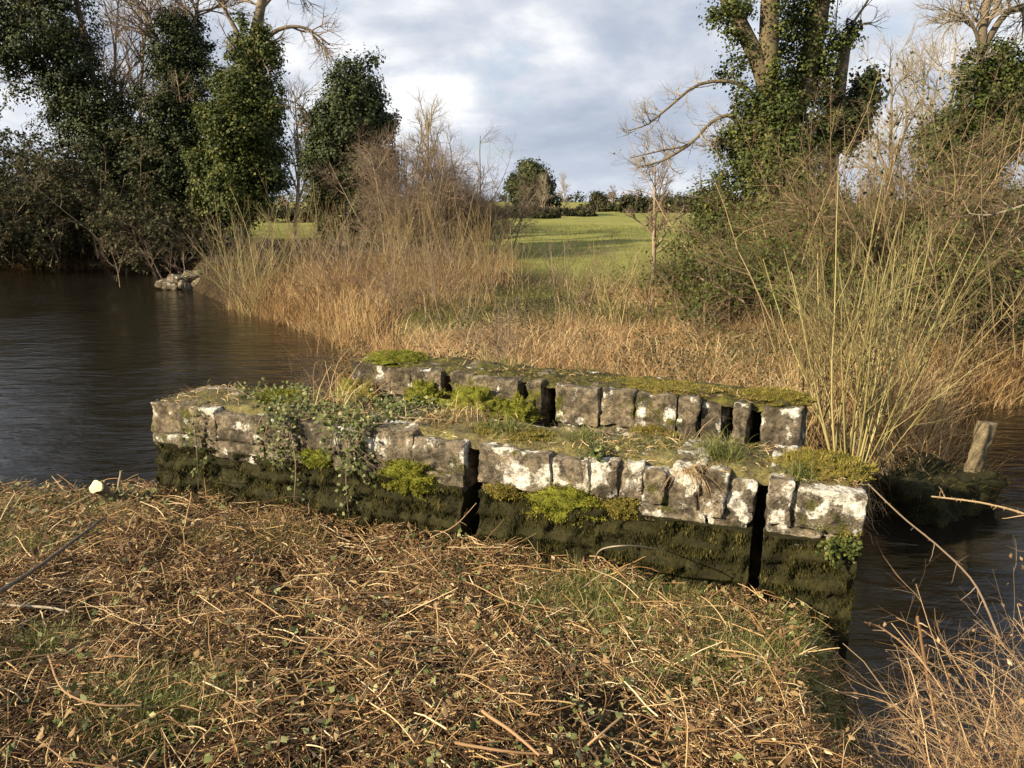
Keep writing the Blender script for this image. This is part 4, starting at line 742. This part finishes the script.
g.leaves(np.column_stack([p, hz(p[:, 0], p[:, 1])+rng.uniform(.02, .13, n)]), rng.normal(size=(n, 3))*.5+np.array([-.1, -.2, .8]), ls, ls*.75, np.clip(rng.normal(.5, .3, n), 0, 1))
tag(g.obj('green_leaf_litter', M['ivy_wall']), 'scattered small green ivy and bramble leaves among the cut stems', 'leaves', kind='stuff')
def spots(lst): return lambda x, y: kn(x, y) & (np.max([np.exp(-((x-at_z(a, b, 1.1)[0])**2+(y-at_z(a, b, 1.1)[1])**2)/r**2) for a, b, r in lst], axis=0) > rng.random(x.shape)*1.0)
g = Geo(); p = scatter(2600, -5, 2.6, 1.5, 6.2, spots([(45, 510, .35), (735, 650, .3), (860, 700, .25), (255, 530, .25), (25, 550, .22), (700, 625, .42), (810, 660, .25), (640, 590, .35), (155, 745, .22), (40, 680, .12), (800, 620, .25), (560, 600, .2)]))
g.ribbons(*blades(p, 16, .085, .035, .8, K=4, w=.0022, grav=.6, base_dz=.05, rb=np.clip(rng.normal(.72, .2, len(p)), 0, 1)))
tag(g.obj('bank_grass', M['greengrass']), 'patches of short yellow-green grass showing through the cut stems', 'grass', kind='stuff')

# individual sticks, canes
def cane(name, label, cat, pts, r0, r1, m, shoots=0, sl=.12, thorn=0, K=18, sides=7):
    P = path(pts, K)[None]; bp = P[0, 0].copy(); R = np.linspace(r0, r1, K)[None]; o = empty(name, bp, label, cat) if (shoots or thorn) else None
    P = P+np.cumsum(rng.normal(size=P.shape), axis=1)*r0*.12
    g = Geo(); g.tubes(P, R, sides)
    tips = P[0, [0, -1]]
    main = g.obj('stem' if o else name, M[m], o, org=bp)
    if not o: main.location = bp; tag(main, label, cat); return main
    if shoots:
        g = Geo(); 
        for C, q in grow(P, R, [dict(n=shoots, len=sl, ang=50, r=r0*.5, K=6, curl=.1, t0=.2)]): g.tubes(C, q, 5)
        g.obj('side_shoots', M[m], main, org=bp)
    if thorn:
        g = Geo(); t = rng.uniform(0, K-1.001, thorn); k = t.astype(int); f = (t-k)[:, None]; pos = P[0, k]*(1-f)+P[0, k+1]*f; T = nrm(P[0, k+1]-P[0, k]); d = nrm(np.cross(T, rng.normal(size=(thorn, 3))))
        rr = np.interp(t, np.arange(K), R[0])[:, None]; g.tubes(np.stack([pos+d*rr*.6, pos+d*(rr+.007)], 1), np.array([[.0018, .0002]]), 4); g.obj('thorns', M[m], main, org=bp)
    return o
def gp(px, py, dz): # a point standing dz above the ground seen at the photo position
    z = 1.1
    for _ in range(6): q = at_z(px, py, z); z = float(hz(q[0], q[1]))+dz
    return at_z(px, py, z)
cane('dead_stick', 'long grey dead stick lying on the bank at the left', 'stick', [gp(-25, 606, .15), gp(30, 573, .16), gp(70, 545, .16), gp(104, 519, .13)], .012, .008, 'deadstick')
cane('pale_stem', 'pale arching stem against the dark foot of the near wall', 'stem', [gp(594, 562, .05), gp(602, 549, .13), gp(632, 546, .17), gp(666, 551, .15)], .005, .003, 'twig_pale')
cane('bramble_cane', 'curved reddish bramble cane among the litter in the left corner', 'cane', [gp(48, 655, .15), gp(62, 690, .16), gp(95, 705, .16), (gp(140, 707, .15))], .0045, .003, 'bramble')
cane('bramble_cane', 'long straight tan cane lying across the middle of the litter', 'cane', [gp(300, 637, .13), gp(380, 641, .13), gp(460, 646, .13)], .004, .003, 'bramble')
cane('bramble_cane', 'short straight cane lying left of the litter middle above the long one', 'cane', [gp(350, 593, .16), gp(406, 594, .16)], .0045, .004, 'bramble')
cane('bramble_cane', 'thick russet cane lying slanted near the bottom middle of the litter', 'cane', [gp(482, 711, .17), gp(512, 733, .17), gp(540, 755, .15)], .007, .005, 'bramble')
cane('bramble_cane', 'russet cane running level at the bottom middle', 'cane', [gp(455, 742, .13), gp(505, 751, .14), gp(548, 754, .13)], .006, .004, 'bramble')
cane('dead_stick', 'thin brown stick lying below the wall slot', 'stick', [gp(430, 538, .13), gp(455, 525, .18), gp(476, 503, .32)], .004, .0025, 'bramble', 4, .10)
cane('bramble_cane', 'tan cane poking diagonally out of the litter below the right wall end', 'cane', [gp(588, 745, .12), gp(600, 734, .17), gp(622, 716, .2)], .005, .004, 'bramble')
cane('grey_stick', 'pale grey stick lying level at the left edge of the litter', 'stick', [gp(-15, 604, .08), gp(40, 607, .1), gp(70, 612, .09)], .008, .005, 'twig_pale')
# the sawn stem with a bright cut face at the bank edge
pc = gp(103, 503, 0.05); root = empty('cut_stump', pc, 'small sawn stump with a bright round cut face at the left bank edge', 'stump')
P = path([pc+np.array([0.02, .04, -.05]), pc+np.array([.005, .02, .08]), pc+np.array([0, -.06, .15])], 8)[None]; g = Geo(); g.tubes(P, np.full((1, 8), .042), 12); g.obj('stem', M['wood'], root, org=pc)
T = nrm(P[0, -1]-P[0, -2]); n1 = nrm(np.cross(T, [1, 0, .1])); n2 = np.cross(T, n1); a = np.linspace(0, 2*PI, 20, endpoint=False); rw = .046*(1+.10*np.sin(3*a+1)+.07*np.sin(5*a))
ringp = P[0, -1]+T*.004+rw[:, None]*(np.cos(a)[:, None]*n1+np.sin(a)[:, None]*n2)
Vc = np.concatenate([ringp, [P[0, -1]+T*.012], ringp-T*.02]); build('cut_face', Vc, [np.array([[i, (i+1) % 20, 20] for i in range(20)]), np.array([[i, 21+i, 21+(i+1) % 20] for i in range(20)]), np.array([[i, 21+(i+1) % 20, (i+1) % 20] for i in range(20)])], M['cutwood'], root, smooth=False, org=pc)
cane('broken_stick', 'upright broken stem end beside the bright sawn stump', 'stem', [gp(118, 500, 0), gp(118, 500, .0)+np.array([.015, 0, .12]), gp(118, 500, 0)+np.array([.05, 0, .24])], .011, .009, 'twig_pale')
for k, (x, l, lab) in enumerate(((10, .42, 'thorny bare bramble sprig at the left edge of the bank against the water'), (46, .30, 'small bare sprig against the water between the edge sprig and the stump'), (84, .24, 'low twiggy sprig just left of the sawn stump'))):
    b = gp(x, 488, 0); cane('bramble_sprig', lab, 'sprig', [b, b+np.array([.03, 0, l*.5]), b+np.array([-.04+.1*k, .02, l])], .004, .002, 'bramble', 7, .16, 12)
# ---- brambles at lower right
def tangle(label, x, y, w, h, n, seed=0, m='bramble', fan=.45):
    bp = np.array([x, y, float(hz(x, y))]); root = empty('bramble_bush', bp, label, 'bramble')
    P0 = bp+np.stack([rng.normal(0, w*.35, n), rng.normal(0, w*.3, n), np.full(n, -.03)], -1); P0[:, 2] = np.maximum(hz(P0[:, 0], P0[:, 1]), .3)-.03
    d = np.stack([rng.normal(0, fan, n)+.06, rng.normal(0, fan, n), np.ones(n)], -1); P = wander(P0, d, h*rng.uniform(.4, 1.2, n), 10, .1, 0, .25); R = rng.uniform(.0018, .0042, n)[:, None]*np.linspace(1, .4, 10)[None]
    g = Geo(); g.tubes(P, R, 5); cn = g.obj('canes', M[m], root, org=bp); g = Geo()
    for C, q in grow(P, R, [dict(n=8, len=h*.35, ang=48, r=.0022, K=6, curl=.13, t0=.2), dict(n=3, len=h*.14, ang=50, r=.0012, K=4, curl=.14)]): g.tubes(C, q, 4)
    g.obj('side_shoots', M[m], cn, org=bp)
    nl = n*4; i = rng.integers(0, n, nl); k = rng.integers(3, 10, nl); g = Geo(); ls = rng.uniform(.015, .035, nl); g.leaves(P[i, k]+rng.normal(size=(nl, 3))*.03, rng.normal(size=(nl, 3)), ls, ls*.6, np.clip(rng.normal(.6, .25, nl), 0, 1), .3); g.obj('dead_leaves', M['deadleaf'], root, org=bp)
tangle('dry tan bramble tangle in the bottom right corner, tallest of the clump', 1.74, 2.16, .26, .85, 160)
tangle('dry bramble tangle below the tall clump on the right, at the bottom edge', 1.46, 1.95, .40, .38, 100)
tangle('low bramble tangle on the bank edge between litter and dark water', 1.36, 2.3, .2, .2, 16)
tangle('tallest reddish bramble tangle, rising at the right edge of the photo beside the river', 1.95, 2.2, .28, 1.12, 120, fan=.3)
tangle('straw coloured bramble tangle at the right edge over the river', 1.80, 2.2, .28, 1.0, 120, m='twig_tan')
cane('bramble_cane', 'pink thorny cane arching in from the right edge over the water', 'cane', [at(1080, 545, 2.9), at(1030, 516, 2.9), at(985, 503, 2.9), at(932, 496, 2.9)], .0055, .0035, 'bramble', 6, .10, 40)
cane('bramble_cane', 'thin dark cane reaching from the near wall corner down over the water', 'cane', [at(868, 484, 3.9), at(900, 515, 3.6), at(940, 548, 3.2), at(975, 585, 2.9), at(1000, 640, 2.7)], .004, .0045, 'twig', 9, .12, 20)
cane('bramble_cane', 'upright broken cane standing in the lower right over the dark water', 'cane', [at(935, 720, 2.5), at(925, 660, 2.5), at(917, 617, 2.5)], .006, .0055, 'bramble', 3, .1, 16)
cane('bramble_cane', 'tan cane bending left over the dark water below the wall end', 'cane', [at(945, 690, 2.5), at(915, 655, 2.6), at(885, 630, 2.7), at(864, 621, 2.7)], .0045, .003, 'bramble', 5, .08, 16)

# ------------------------------------------------------------------ right bank: mossy ledge, post; left: rubble
pm = at(935, 500, 7.55); V, Q = block((-.55, -.25, -.6), (.75, .75, .34), n=26, bev=.16, amp=.09, seed=91, freq=2.4)
root = empty('mossy_rock_ledge', (pm[0], pm[1], 0), 'dark mossy rock ledge at the water edge right of the walls', 'rock', rz=.45)
build('rock', V, [Q], M['moss_base'], root)
n = 5000; i = rng.integers(0, len(V), n); P = wander(V[i]+rng.normal(size=(n, 3))*.02, nrm(V[i])*.8+rng.normal(size=(n, 3))*.4, rng.uniform(.03, .07, n), 4, .15, 0, .5); g = Geo(); g.ribbons(P, np.array([[.005, .0045, .003, .001]]), nrm(rng.normal(size=(n, 3)))); g.obj('moss', M['mossdark'], root)
pp = at_z(975, 470, .35); V, Q = block((-.075, -.07, -.5), (.075, .07, .55), n=14, bev=.03, amp=.016, seed=77, freq=7, taper=(.12, .1), tilt=.09)
o = build('wooden_post', V, [Q], M['wood']); o.location = pp+np.array([-.02, 0, 0]); o.rotation_euler = (.05, .06, .4); tag(o, 'weathered leaning timber post stump at the water edge by the reeds', 'post')
for k, (px, py, r, lab) in enumerate(((170, 287, .42, 'flattest rubble stone at the water end of the heap'), (180, 280, .36, 'pale rubble stone in the middle of the waterside heap'), (186, 287, .40, 'brown rubble stone low in the waterside heap'), (195, 277, .40, 'topmost rubble stone of the waterside heap'), (203, 284, .38, 'rubble stone of the heap nearest the pale willow'), (176, 291, .3, 'small rubble stone half in the water before the heap'))):
    p = at(px, py, 28.2); V, Q = block((-r, -r*.8, -r*.42), (r, r*.8, r*.42), n=8, bev=.12, amp=.07, seed=100+k, freq=2.4)
    o = build('rubble_stone', V, [Q], M['stone_far'], None, np.full(len(V), .5)); o.location = (p[0], 28.2, max(.12, p[2])); o.rotation_euler = (.2*k, .3-.15*k, k*1.1); tag(o, lab, 'stone')
p0 = at(722, 292, 13); cane('fallen_branch', 'pale fallen branch leaning in the dry grass below the big tree', 'branch', [at(746, 303, 12.6), at(735, 296, 12.8), at(716, 286, 13.1), at(698, 276, 13.4)], .026, .016, 'twig')
for k, (pts, lab) in enumerate((([(1040, 200, 12), (1010, 210, 12), (985, 216, 12), (968, 214, 12)], 'pale bare dead branch reaching in from the right edge above the bank'), ([(1040, 250, 12.2), (1015, 252, 12.2), (990, 246, 12.2)], 'lower pale dead branch at the right edge above the bank'))):
    cane('dead_branch', lab, 'branch', [at(*q) for q in pts], .028, .01, 'twig_pale', 8, .5)

# ------------------------------------------------------------------ light
SUN_AZ = np.array([-.86, -.51]); EL = math.radians(27)
sd = np.array([SUN_AZ[0]*math.cos(EL), SUN_AZ[1]*math.cos(EL), math.sin(EL)])
ld = bpy.data.lights.new('sun', 'SUN'); ld.energy = 5.0; ld.angle = math.radians(.5); ld.color = (1, .835, .58)
lo = bpy.data.objects.new('sun', ld); COL.objects.link(lo); lo.rotation_euler = Vector(sd).to_track_quat('Z', 'Y').to_euler(); lo.location = (-20, -12, 15)
w = bpy.data.worlds.new('World'); S.world = w; w.use_nodes = True; nt = w.node_tree; bg = nt.nodes['Background']; bg.inputs[1].default_value = .072
sky = N(nt, 'ShaderNodeTexSky', sky_type='NISHITA'); sky.sun_disc = False; sky.sun_elevation = EL; sky.sun_rotation = math.atan2(SUN_AZ[0], SUN_AZ[1])
tc = N(nt, 'ShaderNodeTexCoord'); D = tc.outputs['Generated']; sep = N(nt, 'ShaderNodeSeparateXYZ'); nt.links.new(D, sep.inputs[0])
zc = math_(nt, 'ADD', math_(nt, 'MAXIMUM', sep.outputs[2], 0.0), .22)
comb = N(nt, 'ShaderNodeCombineXYZ'); nt.links.new(math_(nt, 'DIVIDE', sep.outputs[0], zc), comb.inputs[0]); nt.links.new(math_(nt, 'DIVIDE', sep.outputs[1], zc), comb.inputs[1])
mp = N(nt, 'ShaderNodeMapping'); mp.inputs['Location'].default_value = (1.7, .4, 0); mp.inputs['Scale'].default_value = (1.0, .8, 1); nt.links.new(comb.outputs[0], mp.inputs[0])
c1 = noi(nt, 1.15, 8, .52, mp.outputs[0], .3); c2 = noi(nt, 2.6, 8, .55, mp.outputs[0], .2)
v = math_(nt, 'ADD', math_(nt, 'MULTIPLY', c1.outputs[0], .65), math_(nt, 'MULTIPLY', c2.outputs[0], .35))
cl = ramp(nt, [(.36, (2.6, 3.0, 3.75)), (.45, (3.4, 3.75, 4.45)), (.52, (4.6, 4.85, 5.35)), (.59, (6.6, 6.65, 6.7))], v).outputs[0]
cover = ramp(nt, [(.35, (.72, .72, .72)), (.45, (1, 1, 1))], c2.outputs[0]).outputs[0]
# pale band low on the horizon
hb = ramp(nt, [(.0, (1, 1, 1)), (.06, (.35, .35, .35)), (.14, (0, 0, 0))], sep.outputs[2]).outputs[0]
cl = mixc(nt, math_(nt, 'MULTIPLY', hb, .6), cl, (3.9, 4.3, 5.0))
nt.links.new(mixc(nt, cover, sky.outputs[0], cl), bg.inputs[0])
S.view_settings.view_transform = 'Standard'; S.view_settings.look = 'None'; S.view_settings.gamma = 1; S.view_settings.exposure = 1.18; S.view_settings.use_curve_mapping = False
S.cycles.max_bounces = 6; S.cycles.diffuse_bounces = 3; S.cycles.glossy_bounces = 3; S.cycles.use_denoising = True

GROUPS = {'stone_wall': 'old parallel stone walls', 'loose_stone': 'loose stones between the walls', 'moss_cushion': 'moss cushions on the walls', 'grass_tuft': 'grass tufts on the walls', 'ivy_clad_tree': 'ivy clad trees on the banks',
 'bare_tree': 'bare winter trees', 'willow_shrub': 'willow shrubs on the far bank', 'bramble_thicket': 'bramble thickets on the far bank', 'hawthorn_bush': 'bare hawthorn bushes', 'waterside_bush': 'bushes on the left bank', 'undergrowth_bush': 'bushes on the right bank',
 'hedge': 'meadow hedges', 'distant_bush': 'distant bushes', 'bramble_cane': 'bramble canes', 'bramble_bush': 'bramble tangles at lower right', 'bramble_sprig': 'bramble sprigs at the left', 'rubble_stone': 'rubble stones at the water', 'dead_stick': 'dead sticks on the bank', 'dead_branch': 'pale dead branches at the right'}
for o in COL.objects:
    k = o.name.split('.')[0]
    if o.parent is None and k in GROUPS: o['group'] = GROUPS[k]
